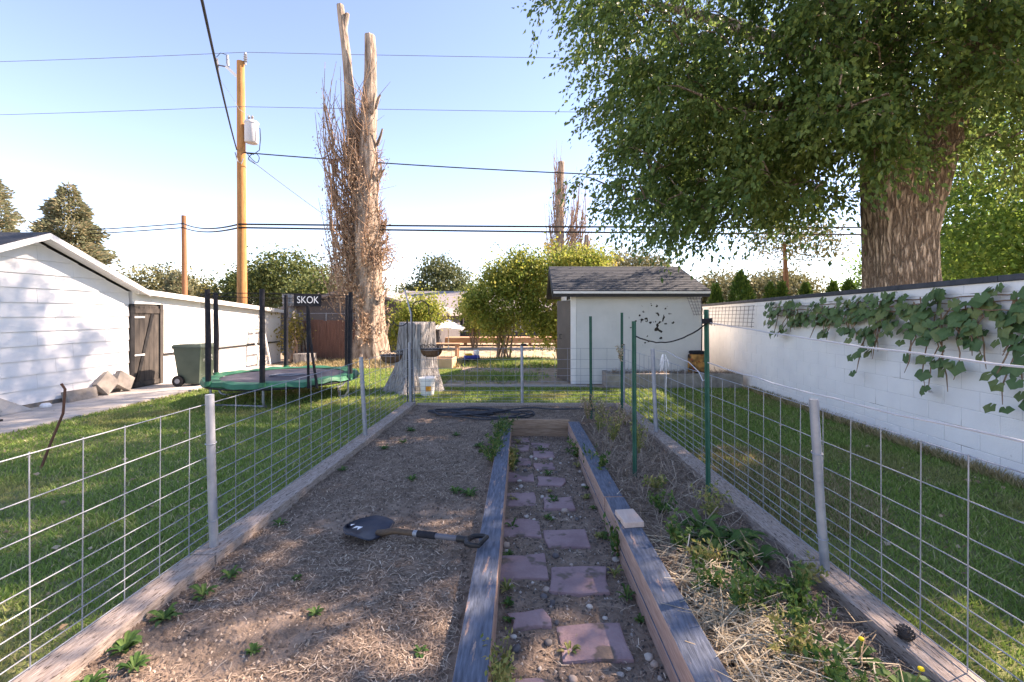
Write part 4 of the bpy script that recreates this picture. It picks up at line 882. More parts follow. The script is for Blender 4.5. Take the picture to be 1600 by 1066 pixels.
bl_ = MB().add(V, [(i*(nv+1)+j, (i+1)*(nv+1)+j, (i+1)*(nv+1)+j+1, i*(nv+1)+j+1) for i in range(nu) for j in range(nv)])
blo = bl_.build('blade', M['shovel_blade'], sv, smooth=True); blo.scale = (1.0, 1.22, 1.0)
mo = blo.modifiers.new('solid', 'SOLIDIFY'); mo.thickness = .003
MB().add([(.10,-.02,.052),(.105,-.055,.055),(.125,-.03,.053),(.15,-.06,.056),(.15,-.015,.052)], [(0,1,2),(2,3,4),(0,2,4)]).build('logo', M['white_plain'], blo)
MB().add([(.045,-.01,.049),(.065,-.03,.052),(.07,.0,.05)], [(0,1,2)]).build('logo', M['white_plain'], blo)
MB().tube([(.25,0,.018),(.30,0,.03),(.36,0,.05),(.40,0,.057)], [.022,.021,.019,.018], 10).build('socket', M['shovel_wood'], sv, smooth=True)
MB().tube([(.40,0,.057),(.53,0,.066)], .018, 10).build('shaft', M['shovel_wood'], sv, smooth=True)
MB().tube([(.53,0,.066),(.56,0,.068)], .0195, 10).build('collar', M['galv'], sv, smooth=True)
MB().tube([(.56,0,.068),(.69,0,.077)], .021, 10).build('grip', M['black_cloth'], sv, smooth=True)
MB().tube([(.69,0,.077),(.85,0,.088)], .0165, 10).build('shaft', M['wire_grey'], sv, smooth=True)
dh = MB().tube([(.84,0,.087),(.90,0,.091),(.915,0,.092)], [.020,.020,.024], 10)
dh.tube([(.905,0,.092),(.93,.05,.095),(.975,.062,.098),(1.01,.055,.10),(1.01,-.055,.10),(.975,-.062,.098),(.93,-.05,.095),(.905,0,.092)], [.018,.016,.014,.015,.015,.014,.016,.018], 8); dh.build('d_handle', M['black_metal'], sv, smooth=True)
o = MB().box(-.065,.065,-.10,.10,0,.035).build('wood_block', M['block_raw'], None, (tr(3.02) + .01, 3.02, .224), R(8), bevel=.004); solo(o, 'short pale wood block lying loose on the blue timber', 'wood block')
pcv = MB()
for k in range(60):
    f = k / 60; a = k * 2.4; r_ = .026*math.sin(math.pi*(.12+.8*f)); c = Vector((r_*math.cos(a), r_*math.sin(a), .05*f)); pcv.add([c, c + Vector((.012*math.cos(a+.6), .012*math.sin(a+.6), .003)), c + Vector((.014*math.cos(a), .014*math.sin(a), .010)), c + Vector((.012*math.cos(a-.6), .012*math.sin(a-.6), .003))], [(0,1,2),(0,2,3),(1,3,2)])
pcv.lathe([(.004,0),(.022,.012),(.026,.025),(.018,.042),(.004,.052)], 10)
solo(pcv.build('pine_cone', mat('cone_dark', (.035,.03,.03), (.075,.065,.06), scale=30), None, (xr(1.95) - .06, 1.95, .202)), 'small dark pine cone lying on the weathered footing board', 'pine cone')

# ================================================================== WEEDS
def rosette(x, y, z, n, L, W, mt, label, group, up=0.5, flowers=0, name='weed'):
    V = []; F = []
    for k in range(n):
        a = 2*math.pi*k/n*1.618 + random.uniform(-.3,.3); l = L*random.uniform(.55,1.1); w = W*random.uniform(.7,1.2); rise = up*random.uniform(.4,1.3); d = Vector((math.cos(a), math.sin(a), 0)); s = Vector((-math.sin(a), math.cos(a), 0)); b = len(V)
        for i, (f, wf) in enumerate(((.05,.15),(.35,.75),(.62,1.0),(.85,.65),(1.0,.05))):
            c = d*l*f + Vector((0,0, l*rise*math.sin(f*2.2)*.8)); tw = s*w*wf; dz = Vector((0,0,w*.35*wf)); V += [tuple(c - tw + dz), tuple(c), tuple(c + tw + dz)]
        for i in range(4): p = b + i*3; F += [(p,p+1,p+4,p+3),(p+1,p+2,p+5,p+4)]
    mb = MB().add(V, F); root = thing(name, label, 'weed', (x, y, z), 0, group) if flowers else None
    if flowers:
        mb.build('leaves', mt, root)
        for q in range(flowers):
            fx, fy, fh = random.uniform(-.08,.08), random.uniform(-.08,.08), random.uniform(.12,.2); MB().tube([(0,0,0),(fx*.6,fy*.6,fh*.6),(fx,fy,fh)], .0025, 5).build('stem', M['weed_pale'], root); MB().lathe([(.0,-.005),(.011,.002),(.010,.008),(.005,.011),(0,.011)], 10, (fx,fy,fh), cap=False).build('flower', M['yellow_flower'], root)
        return root
    return solo(mb.build(name, mt, None, (x, y, z)), label, 'weed', group)
GW = 'low weeds in the garden bed'
for (x, y, s) in [(-1.05,3.95,.10),(-.50,3.62,.13),(-.62,3.7,.11),(-.58,4.95,.12),(-1.70,2.35,.12),(-1.74,2.15,.13),(-1.66,2.5,.10),(-1.75,1.95,.14),(-1.72,1.75,.13),(-1.62,1.85,.10),(-1.2,1.95,.07),(-1.05,2.2,.07),(-.48,1.95,.07),(-1.5,5.6,.12),(-1.6,4.9,.11),(-1.72,3.1,.09),(-1.3,2.5,.06),(-1.45,5.1,.1),(-.9,5.4,.1),(-1.75,4.2,.1)]:
    rosette(x, y, soil_z(x, y), 16, s*.62, s*.10, M['weed'], 'green weed tuft in the straw bed ' + ('against the footing board near the bare-soil end' if x < -1.55 and y < 2.6 else 'against the footing board further along' if x < -1.55 else 'behind the shovel by the path timber' if x > -.75 and y > 3 else 'beside the shovel end of the path timber' if x > -.75 else 'out in the open soil before the shovel' if y < 3 else 'out in the open towards the hose'), GW, .7)
for (x, y, s) in [(1.17,2.75,.19),(1.05,2.62,.15),(1.28,2.6,.16),(1.30,2.85,.15),(.98,2.9,.14),(1.12,3.02,.16)]:
    rosette(x, y, soil_z(x, y), 26, s, s*.13, M['weed'], 'broad-leaved dark green weed in the clump beside the right footing board', 'broad-leaved weeds by the footing board', .75)
for (x, y, s) in [(1.42,1.72,.11),(1.36,1.9,.10)]:
    rosette(x, y, soil_z(x, y), 18, s, s*.2, M['weed'], 'leafy dandelion with a yellow flower by the pine cone board', 'dandelions by the pine cone', .6, 1)
def bushy(x, y, z, h, n, s, mt, label, group=None, spread=.12):
    t = thing('weed', label, 'weed', (x, y, z), 0, group); st_ = MB(); C = []
    for k in range(n):
        a = random.uniform(0, 6.28); r_ = spread*random.uniform(.3, 1.2); hh = h*random.uniform(.5, 1.1); tip = Vector((r_*math.cos(a), r_*math.sin(a), hh)); pts = [Vector((0,0,0)), tip*.5 + Vector((0,0,hh*.1)), tip]; st_.tube(pts, [.0025,.002,.001], 4)
        for f in np.linspace(.2, 1.0, 9): C.append(Vector((0,0,0)).lerp(tip, f) + Vector((random.uniform(-.015,.015), random.uniform(-.015,.015), .1*hh*(1-abs(2*f-1)))))
    st_.build('stems', M['weed_pale'], t); C = np.array([tuple(c) for c in C]); C = np.repeat(C, 2, 0) + RNG.normal(size=(len(C)*2, 3))*.008
    link('leaves', leaf_mesh('leaves', C, s, -.2, .5, seed=int(abs(x*100))), mt, t); return t
for i in range(10):
    y = 3.9 + i * .2; bushy(tl(y) - .02 + random.uniform(-.09,.05) if i > 4 else tl(y) - .1, y if i > 2 else 4.4 + i*.5, .16, .16, 9, .028, M['weed'], 'feathery green weed growing over the left path timber', 'weeds over the left path timber')
for (y, h) in [(1.62,.30),(1.75,.26),(1.9,.22),(4.6,.18),(4.9,.16)]: bushy(tl(y) + .11, y, .0, h, 9, .026, M['weed_pale'], 'yellowing upright weed along the inner side of the left path timber', 'yellow weeds along the left timber', .06)
for (x, y, h) in [(.60,4.15,.32),(.57,4.4,.26),(.56,2.95,.2),(.50,4.9,.2)]: bushy(x, y, .02, h, 10, .04, M['weed'], 'bright green leafy weed against the inner face of the right path timber', 'weeds at the right path timber')
for (x, y) in [(.9,2.35),(1.0,2.15),(1.15,2.3),(1.3,2.25),(1.05,1.9),(1.2,2.05),(.95,3.3),(1.0,3.7),(1.15,1.75),(.98,2.6),(1.25,3.2),(1.4,2.4),(.88,2.75)]: bushy(x, y, .15, random.uniform(.12,.24), 11, .034, random.choice([M['weed'], M['weed'], M['weed_pale']]), 'leafy upright weed in the weedy bed ' + ('by the blue timber' if x < 1.0 else 'by the footing board' if x > 1.22 else 'midway across') + (' before' if y < 2.5 else ' beyond') + ' the broad-leaved clump', 'upright weeds in the weedy bed')
for (x, y) in [(.9,5.1),(1.05,5.6),(.75,6.2),(1.0,6.4),(1.2,5.9),(.8,5.5),(1.1,4.7)]: bushy(x, y, .15, random.uniform(.2,.38), 14, .03, random.choice([M['straw_pale'], M['dry_leaf'], M['weed_pale']]), 'dry brown weed clump at the far end of the weedy bed', 'dry weed clumps at the far end')
for k in range(46):
    y = random.uniform(1.7, 5.7); x = random.choice([tl(y) + random.uniform(.09,.16), tr(y) - random.uniform(.09,.16), (tl(y)+tr(y))/2 + random.uniform(-.06,.06)])
    rosette(x, y, path_z(x, y), 12, random.uniform(.03,.07), .008, random.choice([M['weed'], M['weed'], M['weed_pale']]), 'small weed tuft ' + ('against the left timber' if x < tl(y) + .18 else 'against the right timber' if x > tr(y) - .18 else 'in the middle') + ' of the stepping-stone path ' + ('level with the wood block' if 2.6 < y < 3.6 else 'before the wood block' if y <= 2.6 else 'towards its far end board'), 'weeds between the stepping stones', .8)
bushy(1.27, 6.55, .9, .25, 10, .03, M['straw_pale'], 'bunch of dry grass caught on the green T-post near the corner', None, .05)
tw = MB().tube(smooth_path([(-2.62,2.05,.0),(-2.64,2.06,.5),(-2.66,2.05,.9),(-2.58,2.08,1.22)]), .004, 5); solo(tw.build('dry_stem', M['dead_twig'], smooth=True), 'single dry brown weed stem leaning on the fence above the lawn', 'stem')

# ================================================================== BIG ELM
def big_tree():
    t = thing('elm_tree', 'huge old elm with deeply furrowed trunk and drooping green crown behind the block wall', 'tree', (6.12, 7.55, 0))
    def bark_f(a, z):
        x, y = math.cos(a), math.sin(a); base = 1 + .10*math.cos(2*a + .3) + .05*math.cos(3*a + 1) + max(0, .9 - z)*.22
        cleft = -.17*math.exp(-((((a + 1.05 + math.pi) % (2*math.pi)) - math.pi)/.16)**2)
        fur = abs(mnoise.noise(Vector((x*7 + .6*math.sin(z*1.7), y*7, z*1.1)))) ; fur2 = abs(mnoise.noise(Vector((x*15, y*15 + .5*math.sin(z*3), z*2.2))))
        return base + cleft + .085*(fur - .25) + .045*(fur2 - .25)
    zs = np.linspace(-.1, 4.2, 110); rings = [(-.02*z, .0, z, .51 - .012*z + (.03*max(0, z-2.6)/1.6)) for z in zs]
    tk = radial_mesh('trunk', rings, 220, bark_f, M['bark'], t)
    limbs = [([(-.14,-.02,2.5),(-.24,-.05,3.6),(-.40,-.1,5.0),(-.30,-.2,7.2),(-.35,-.1,10),(-.2,0,13.5)], [.34,.35,.31,.26,.19,.08]),
             ([(.12,-.04,2.5),(.30,-.12,3.7),(.58,-.3,5.0),(.95,-.5,7.0),(1.5,-.6,9.5),(2.1,-.6,12.5)], [.30,.32,.27,.22,.15,.06]),
             ([(-.35,.1,4.4),(-1.0,-.2,5.8),(-1.9,-.6,7.4),(-3.2,-1.0,9.2),(-4.3,-1.2,10.8)], [.27,.24,.20,.13,.05]),
             ([(.15,.3,3.6),(.4,1.2,5.4),(.6,2.4,7.6),(.9,3.8,10)], [.34,.28,.2,.08]),
             ([(-.3,.2,5.2),(-1.1,1.0,6.5),(-2.3,1.8,7.6),(-3.6,2.4,8.4)], [.2,.17,.11,.05]),
             ([(-.3,-.1,5.6),(-1.2,-1.2,6.8),(-2.2,-2.6,7.8),(-3.2,-3.8,8.6)], [.2,.17,.11,.05]),
             ([(.9,-.4,5.6),(1.3,-1.8,6.8),(1.7,-3.4,8.0),(2.0,-5.0,9.0)], [.2,.17,.12,.05]),
             ([(-.3,0,4.6),(-1.4,-.1,5.0),(-2.7,0,5.0),(-3.8,.2,4.5)], [.14,.11,.08,.03])]
    nodes = []
    for pts, rad in limbs:
        sp = smooth_path(pts, 6); rr = np.interp(np.linspace(0, 1, len(sp)), np.linspace(0, 1, len(rad)), rad)
        MB().tube(sp, [float(q) for q in rr], 16).build('limb', M['bark'], t, smooth=True); nodes += [tuple(p) for p in sp[5:]]
    # targets for sprays inside the crown (local coords)
    r = np.random.default_rng(21)
    ells = [(-.2,0,9.6,5.6,6.0,5.2), (-2.6,-.6,6.9,3.1,3.6,2.6), (-2.9,.6,5.0,2.0,2.2,1.7), (2.6,-.4,7.2,3.0,4.2,3.4), (-.6,2.8,7.6,4.2,3.2,3.6), (1.6,-2.8,8.0,3.6,3.4,3.4), (-3.6,-.4,8.2,2.4,3.0,2.6), (.9,-.9,5.0,1.8,1.3,1.3), (-1.0,-1.0,5.0,1.9,1.1,1.4), (.2,-1.2,6.4,2.6,1.2,2.0), (-1.2,3.6,11.2,3.6,3.4,3.8), (2.2,-.6,4.6,1.6,1.6,1.1), (-1.6,.8,4.2,1.6,1.5,1.0)]  # high rear ellipsoid added so the crown shades the garage
    P = in_ellipsoids(3300, ells, .35, 4, .2)
    # keep the trunk's lower half and the space over the garden camera clear
    E1 = np.stack([r.uniform(-2.8, 3.4, 330), r.uniform(-2.4, -.8, 330), r.uniform(4.0, 7.6, 330)], 1)
    E2 = np.stack([r.uniform(-4.7, -.9, 420), r.uniform(-1.6, 1.8, 420), r.uniform(2.95, 5.6, 420)], 1)
    E2 = E2[E2[:, 2] > 3.0 + .25*np.abs(E2[:, 0] + 3.6)*(E2[:, 0] < -3.6)]
    hole = np.array([mnoise.noise(Vector(p)*.55 + Vector((3,1,7))) for p in P]); P = P[(hole > -.07) | ((P[:, 2] < 6.2) & (hole > -.3))]
    P = P[(P[:, 2] < 7.0) | (r.random(len(P)) < np.where(P[:, 1] > 1.3, .95, .42))]  # upper crown thinned for sun on the garden, rear kept dense for garage shade
    cl = np.array([mnoise.noise(Vector(p)*1.05 + Vector((9,2,4))) for p in P]); P = P[(cl > -.10) | ((P[:, 2] < 7.2) & (cl > -.26))]
    cl = np.array([mnoise.noise(Vector(p)*1.05 + Vector((9,2,4))) for p in E2]); E2 = E2[cl > -.24]
    shade_garage = np.array([-1.8, 4.3, 13.0]) + r.normal(size=(430, 3))*np.array([1.3, 1.35, 1.15])  # leaf cluster added high out of view to shade the garage gable
    shade_garage = shade_garage[np.array([mnoise.noise(Vector(p)*.9) for p in shade_garage]) > -.12]
    E4 = np.array([-4.75, -.3, 6.4]) + r.normal(size=(75, 3))*np.array([.42, .9, .75])
    shade_bed = np.array([1.3, -3.5, 7.5]) + r.normal(size=(48, 3))*np.array([1.2, 1.0, 1.0])  # out-of-view leaf cluster added to cut the sun on the near bed
    P = np.concatenate([P, E1, E2, shade_garage, E4, shade_bed], 0)
    wx, wy = P[:, 0] + 6.12, P[:, 1] + 7.55
    low = 2.85 + np.clip((wx - 2.6) * .28, 0, .8)
    P = P[(P[:, 2] > low) & (wy > .6)]
    order = np.argsort(np.hypot(P[:, 0], P[:, 1]) + .3*abs(P[:, 2] - 6)); P = P[order]
    nd = np.array(nodes); tw = MB(); leaves = []; axes = []
    for p in P:
        dd = np.linalg.norm(nd - p, axis=1) + .4*np.maximum(0, nd[:, 2] - p[2]); j = int(np.argmin(dd)); a = Vector(nd[j]); b = Vector(p); L = (b - a).length
        mid = a.lerp(b, .5) + Vector((r.normal()*.08*L, r.normal()*.08*L, .12*L)); q3 = a.lerp(b, .8) + Vector((0, 0, .07*L))
        tw.tube([a, mid, q3, b], [min(.05, .010 + .012*L), .008 + .006*L, .006, .003], 5, cap=False)
        nd = np.concatenate([nd, [tuple(mid), tuple(q3), tuple(b)]], 0)
        out = Vector((b.x, b.y, 0)); out = out.normalized() if out.length > .1 else Vector((1, 0, 0))
        for s in range(8 if b.z < 7.2 else 5):
            d = Vector((out.x*.6 + r.normal()*.65, out.y*.6 + r.normal()*.65, -.55 + r.normal()*.35)).normalized(); ln = r.uniform(.35, .85); o0 = a.lerp(b, r.uniform(.55, 1.0))
            for f in np.linspace(.08, 1, 12):
                pt = o0 + d*ln*f + Vector((0, 0, -.25*ln*f*f)); leaves.append((pt.x + r.normal()*.025, pt.y + r.normal()*.025, pt.z + r.normal()*.02)); axes.append((d.x, d.y, d.z - .3))
    cr_ = link('crown', leaf_mesh('crown', np.array(leaves), .088, .3, .54, axis=unit(np.array(axes)), seed=9), M['leaf_elm'], t)
    tw.build('twigs', M['bark'], cr_, smooth=True)
    return t
big_tree()
# maple and others behind the wall
simple_tree('maple_tree', 'yellow-green backlit maple filling the space right of the elm trunk', 'tree', (16.6, 13.5, 0), [(0,0,6.2,4.6,4.2,4.2),(-1.2,-1,3.4,3.6,3.0,2.0),(2,-2,4,3,3,2.8)], 60000, .15, M['leaf_maple'], [([(0,0,0),(.1,0,2.5),(0,.1,5)],[.25,.2,.1])], M['bark'], per=18, spread=.35, seed=31)
simple_tree('maple_tree', 'broad light green tree far behind the maple and elm trunk', 'tree', (24.5, 24, 0), [(0,0,4.4,3.6,3,2.6),(-2.2,0,3.4,2.2,2,1.6),(3,0,4.6,3,3,3)], 34000, .17, M['leaf_maple'], [([(0,0,0),(.1,0,2.2),(0,.1,4)],[.22,.17,.1])], M['bark'], per=18, spread=.4, seed=32)
simple_tree('street_tree', 'olive-green tree with bare reddish trunk behind the small cypresses', 'tree', (12.0, 21.5, 0), [(-.3,0,5.2,1.8,1.5,1.0),(1.2,0,5.0,1.4,1.2,.9)], 2600, .15, M['leaf_olive'], [([(0,0,0),(0,0,2.5),(-.1,0,5.0)],[.16,.14,.07])], M['pole_old'], per=14, spread=.35, seed=33)
def cypress(x, y, h, w, label, seed):
    t = thing('cypress', label, 'tree', (x, y, 0), 0, 'small cypresses beyond the block wall'); r = np.random.default_rng(seed); n = 3800
    MB().tube([(0,0,0),(0,0,h*.8)], [.07,.02], 7).build('trunk', M['bark'], t); z = h*(1 - r.random(n)**.75*.97); prof = np.minimum(1, (h - z)/h*1.7)**.8*np.clip(z/(h*.12), .5, 1); a = r.random(n)*6.283
    rad = w*prof*(.72 + .28*r.random(n))*(1 + .13*np.sin(a*3 + z*4)); C = np.stack([rad*np.cos(a), rad*np.sin(a), z], 1); ax = unit(np.stack([np.cos(a)*.45, np.sin(a)*.45, np.ones(n)], 1)); link('crown', leaf_mesh('crown', C, .20, 0, .42, axis=ax, seed=seed), M['arbor'], t)
for i, (x, h, w, lb) in enumerate([(8.05,2.45,.42,'slim young cypress nearest the shed roof'), (9.15,2.95,.70,'broadest cone-shaped cypress beyond the block wall'), (10.45,2.5,.40,'slender cypress just past the broad one'), (10.95,2.55,.38,'slender cypress paired beside its twin by the red trunk'), (12.0,2.5,.5,'rounded cypress in the row left of the elm trunk'), (13.2,2.55,.45,'cypress in the row close to the elm trunk'), (13.9,2.6,.6,'dark dense cypress hard against the elm trunk')]): cypress(x, 20, h*1.14, w*1.05, lb, 50 + i)

# ================================================================== DEAD POPLARS
def dead_tree(loc, H, r0, stems, twigs, label, seed, dry=True, sc=1.0):
    t = thing('dead_poplar', label, 'dead tree', loc); r = np.random.default_rng(seed)
    f = lambda a, z: 1 + .16*mnoise.noise(Vector((math.cos(a)*2, math.sin(a)*2, z*.6))) + .16*abs(mnoise.noise(Vector((math.cos(a)*6, math.sin(a)*6, z*.8)))) + max(0, .9 - z)*.35
    for k, (pts, rad) in enumerate(stems):
        sp = smooth_path(pts, 12); rr = np.interp(np.linspace(0,1,len(sp)), np.linspace(0,1,len(rad)), rad)
        radial_mesh('trunk' if k == 0 else 'stem', [(p.x, p.y, p.z, float(q)) for p, q in zip(sp, rr)], 40, f, M['dead_bark'], t)
    # burls and broken stubs
    for k in range(16):
        z = r.uniform(.05, .72)*H; a = r.uniform(0, 6.28); rr = r0*(.78 - .5*z/H); c = Vector((rr*math.cos(a), rr*math.sin(a), z)); MB().tube([c*.98 + Vector((0,0,-.05)), c + Vector((.12*math.cos(a), .12*math.sin(a), .10)), c + Vector((.20*math.cos(a), .20*math.sin(a), r.uniform(.15,.5)))], [.06,.045,.03], 6).build('stub', M['dead_bark'], t, smooth=True)
    tw = MB(); C = []
    for (n, x0, x1, z0, z1, hh) in twigs:
        for k in range(n):
            x = r.uniform(x0, x1); z = r.uniform(z0, z1); h = hh*r.uniform(.5, 1.2); y = r.normal()*.35; p = Vector((x*.35, y*.4, z)); pts = [p, Vector((x*.85, y, z + h*.25)), Vector((x + r.normal()*.06, y + r.normal()*.1, z + h*.6)), Vector((x + r.normal()*.18, y + r.normal()*.15, z + h))]
            tw.tube(pts, [.030*sc, .022*sc, .014*sc, .006*sc], 4, cap=False)
            for q in range(3):
                b0 = pts[1].lerp(pts[2], r.random()); b1 = b0 + Vector((r.normal()*.22, r.normal()*.22, r.uniform(.3,.9)*hh*.3)); tw.tube([b0, b0.lerp(b1, .5) + Vector((r.normal()*.05, 0, 0)), b1], [.013*sc, .010*sc, .004*sc], 4, cap=False)
                if dry and (z < H*.27 or (z < H*.55 and r.random() < .22)):
                    for _ in range(26): g = b0.lerp(b1, r.random()); C.append((g.x + r.normal()*.10, g.y + r.normal()*.10, g.z - abs(r.normal())*.25))
    tw.build('dead_branches', M['dead_twig'], t)
    if dry: link('dry_foliage', leaf_mesh('dry_foliage', np.array(C), .085*sc, .8, .45, seed=seed), M['dry_leaf'], t)
    return t
dead_tree((-5.65, 15.8, 0), 12.4, .58, [([(0,0,-.1),(-.02,0,2.5),(-.08,0,5.0),(-.05,0,8.0),(.02,0,10.0),(.0,0,11.25)], [.52,.44,.36,.27,.20,.16]), ([(-.22,.05,4.0),(-.48,.05,6.2),(-.66,0,8.6),(-.80,0,10.4),(-1.02,0,12.3)], [.22,.20,.17,.14,.11]), ([(-.8,0,10.3),(-.88,.0,11.3),(-.78,0,12.0)],[.10,.09,.07])],
    [(70, -1.55, -.45, .8, 4.0, 3.8), (40, -1.5, -.5, 4.2, 6.6, 3.6), (150, -.80, .15, .5, 8.0, 2.1), (60, .0, .42, .3, 6.5, 1.5), (26, .25, .6, 3.0, 4.4, .9), (30, -.7, -.1, 6, 8, 1.6)], 'tall dead poplar snag with two broken tops and shaggy dry branches', 61)
dead_tree((2.2, 36, 0), 14.6, .5, [([(0,0,0),(0,0,5),(-.05,0,10),(.1,0,13.6)],[.42,.38,.30,.22]), ([(.9,0,0),(1.1,0,5),(1.0,0,8.3)],[.32,.26,.18]), ([(1.9,0,0),(2.0,0,5),(2.1,0,7.8)],[.28,.24,.16])],
    [(44, -1.1, .3, 3, 8, 5.4), (26, -.5, .6, 8, 11, 4.0), (34, .9, 2.0, 4, 8, 5.0), (20, 1.8, 2.6, 4, 6, 3.4)], 'distant dead poplar cluster behind the yellow-green bushes', 62, True, 1.5)

# ================================================================== SHRUBS
def shrub(name, loc, ells, n, label, lm, seed, size=.10, stems=9, h=2.0, cat='bush'):
    t = thing(name, label, cat, loc); r = np.random.default_rng(seed); mb = MB()
    for k in range(stems):
        a = r.uniform(0, 6.28); e = ells[r.integers(len(ells))]; tip = Vector((e[0] + r.normal()*e[3]*.4, e[1] + r.normal()*e[4]*.4, e[2] + e[5]*.3)); b = Vector((.22*math.cos(a), .22*math.sin(a), 0)); mb.tube([b, b.lerp(tip, .45) + Vector((r.normal()*.1, r.normal()*.1, .1)), tip], [.04,.028,.008], 6)
    mb.build('stems', M['dead_twig'], t, smooth=True); P = in_ellipsoids(n // 16, ells, .15, seed, .65); C = clumped(P, 16, .15, seed); C = C[C[:, 2] > .15]
    link('crown', leaf_mesh('crown', C, size, .35, .62, seed=seed), lm, t); return t
shrub('lilac_bush', (-1.0, 15.6, 0), [(0,0,2.6,1.1,.9,1.1),(-.2,0,1.4,.95,.7,.8),(.7,0,3.1,.9,.7,.9),(-1.0,-.1,2.0,.65,.5,.75),(.9,0,1.9,.8,.6,1.0)], 17000, 'tall yellow-green lilac bush with bare lower stems behind the far fence', M['leaf_lilac'], 71)
shrub('lilac_bush', (1.1, 15.8, 0), [(-.1,0,2.9,1.2,.9,1.2),(.2,0,1.6,1.0,.7,1.0),(-.5,0,1.2,.8,.6,.8),(.9,.4,3.4,1.0,.8,.8)], 18000, 'dense lilac bush beside the open shed door', M['leaf_lilac'], 72)
shrub('lilac_bush', (1.6, 22, 0), [(0,0,3.6,2.2,1.2,1.3),(-1.5,0,3.0,1.3,1.0,1.0),(1.6,0,3.4,1.4,1,1.0)], 9000, 'sunny yellow-green bush rising behind the shed roof', M['leaf_yellow'], 73, .13)
shrub('lilac_bush', (-4.7, 17.5, 0), [(0,0,1.5,.9,.7,.95),(.7,0,1.8,.7,.6,.7),(-.3,0,.8,.7,.6,.6)], 6000, 'rounded yellow-green bush between the dead tree and the umbrella', M['leaf_lilac'], 74)
shrub('lilac_bush', (-2.8, 21, 0), [(0,0,1.9,.9,.7,.7),(.3,0,1.1,.6,.5,.6)], 3800, 'thin light-green bush behind the white umbrella', M['leaf_lilac'], 75)
shrub('sapling', (-7.9, 14.9, 0), [(0,0,1.0,.35,.3,.7)], 900, 'pale green sapling at the outbuilding end by the ladder', M['leaf_yellow'], 76, .09, 4)
def gcover(n, area, mt, nm, seed): return blades(nm, n, area, None, .06, .16, mt, seed)
gcover(9000, lambda r: (-.6 + .75*r.normal(), 14.6 + .55*r.normal()), M['grass'], 'ground_cover', 81)
gcover(5000, lambda r: (-7.2 + 5.0*r.random(), 13.0 + 3.0*r.random()), M['grass_dry'], 'ground_cover', 82)
gcover(2500, lambda r: (-1.0 + .55*r.normal(), 11.3 + .35*r.normal()), M['grass'], 'ground_cover', 83)

# ================================================================== PLAY CORNER
um = thing('patio_umbrella', 'small white square umbrella standing behind the stump', 'umbrella', (-3.75, 20.3, 0))
up = MB(); c0 = (0,0,1.34); rim = [(.98*math.cos(R(45+90*k)), .98*math.sin(R(45+90*k)), .92) for k in range(4)]; mids = [(.72*math.cos(R(90*k+90)), .72*math.sin(R(90*k+90)), .98) for k in range(4)]
up.add([c0] + rim + mids + [(p[0], p[1], p[2]-.06) for p in rim] + [(p[0], p[1], p[2]-.06) for p in mids], sum([[(0, 1+k, 5+k), (0, 5+k, 1+(k+1)%4), (1+k, 9+k, 13+k, 5+k), (5+k, 13+k, 9+(k+1)%4, 1+(k+1)%4)] for k in range(4)], []))
up.build('canopy', M['white_plain'], um); MB().tube([(0,0,0),(0,0,1.33)], .022, 8).build('pole', M['white_trim'], um)
for k in range(4): MB().tube([(0,0,1.28), (rim[k][0]*.96, rim[k][1]*.96, .91)], .008, 5).build('rib', M['white_trim'], um)
pt = thing('play_table', 'low wooden play table with benches behind the stump', 'table', (-3.35, 16.6, 0))
MB().box(-.75,.75,-.25,.25,.46,.51).build('top', M['wood_warm'], pt)
for (x, y) in ((-.6,-.18),(.6,-.18),(-.6,.18),(.6,.18)): MB().beam((x,y,0),(x,y,.46),.08,.08,(0,1,0)).build('leg', M['wood_warm'], pt)
o = MB().lathe([(.0,0),(.13,0),(.16,.14),(.14,.17),(.0,.19)], 16).build('toy_dome', M['toy_green'], None, (-3.75, 16.55, .51), smooth=True); solo(o, 'bright green plastic toy dome on the wooden play table', 'toy')
o = MB().lathe([(.0,0),(.10,0),(.14,.12),(.10,.15),(.0,.16)], 16).build('toy_dome', M['toy_green'], None, (-4.08, 16.6, .51), smooth=True); solo(o, 'smaller green plastic toy at the end of the play table', 'toy')
sbx = thing('sandbox', 'open tan wooden sandbox before the play table', 'sandbox', (-2.85, 13.4, 0))
for (a, b_, c, d) in ((-.55,.55,-.4,-.36),(-.55,.55,.36,.4),(-.55,-.51,-.36,.36),(.51,.55,-.36,.36)): MB().box(a,b_,c,d,0,.30).build('side_board', M['box_tan'], sbx)
MB().box(-.50,.50,-.35,.35,0,.12).build('sand', M['dirt'], sbx)
tt = thing('ride_on_toy', 'small blue and white ride-on toy with yellow seat by the sandbox', 'toy', (-1.95, 14.6, 0), R(30))
MB().box(-.25,.25,-.10,.10,.14,.26).build('body', M['toy_blue'], tt, bevel=.04); MB().box(-.20,.0,-.09,.09,.262,.32).build('seat', M['toy_yellow'], tt, bevel=.02); MB().box(.08,.24,-.08,.08,.262,.42).build('cab', M['white_plain'], tt, bevel=.03)
for (x, y) in ((-.17,-.12),(-.17,.12),(.17,-.12),(.17,.12)): MB().tube([(x,y-.02,.09),(x,y+.02,.09)], .09, 14).build('wheel', M['black_metal'], tt)
dk = thing('deck', 'long low warm brown deck edge before the far house', 'deck', (-1.0, 23.0, 0))
for k in range(3): MB().box(-4.2, 4.4, -.6 + k*.42, -.2 + k*.42, .36, .40).build('plank', M['wood_warm'], dk)
MB().box(-4.2, 4.4, -.64, -.61, .14, .355).build('skirt', M['wood_warm'], dk)
for k in range(6): MB().box(-4.0 + k*1.6, -3.85 + k*1.6, -.5, -.35, 0, .36).build('post', M['wood_warm'], dk)
struct(MB().box(-2.0, 1.2, 9.98, 10.04, -.01, .03).build('path_edging', M['concrete']))

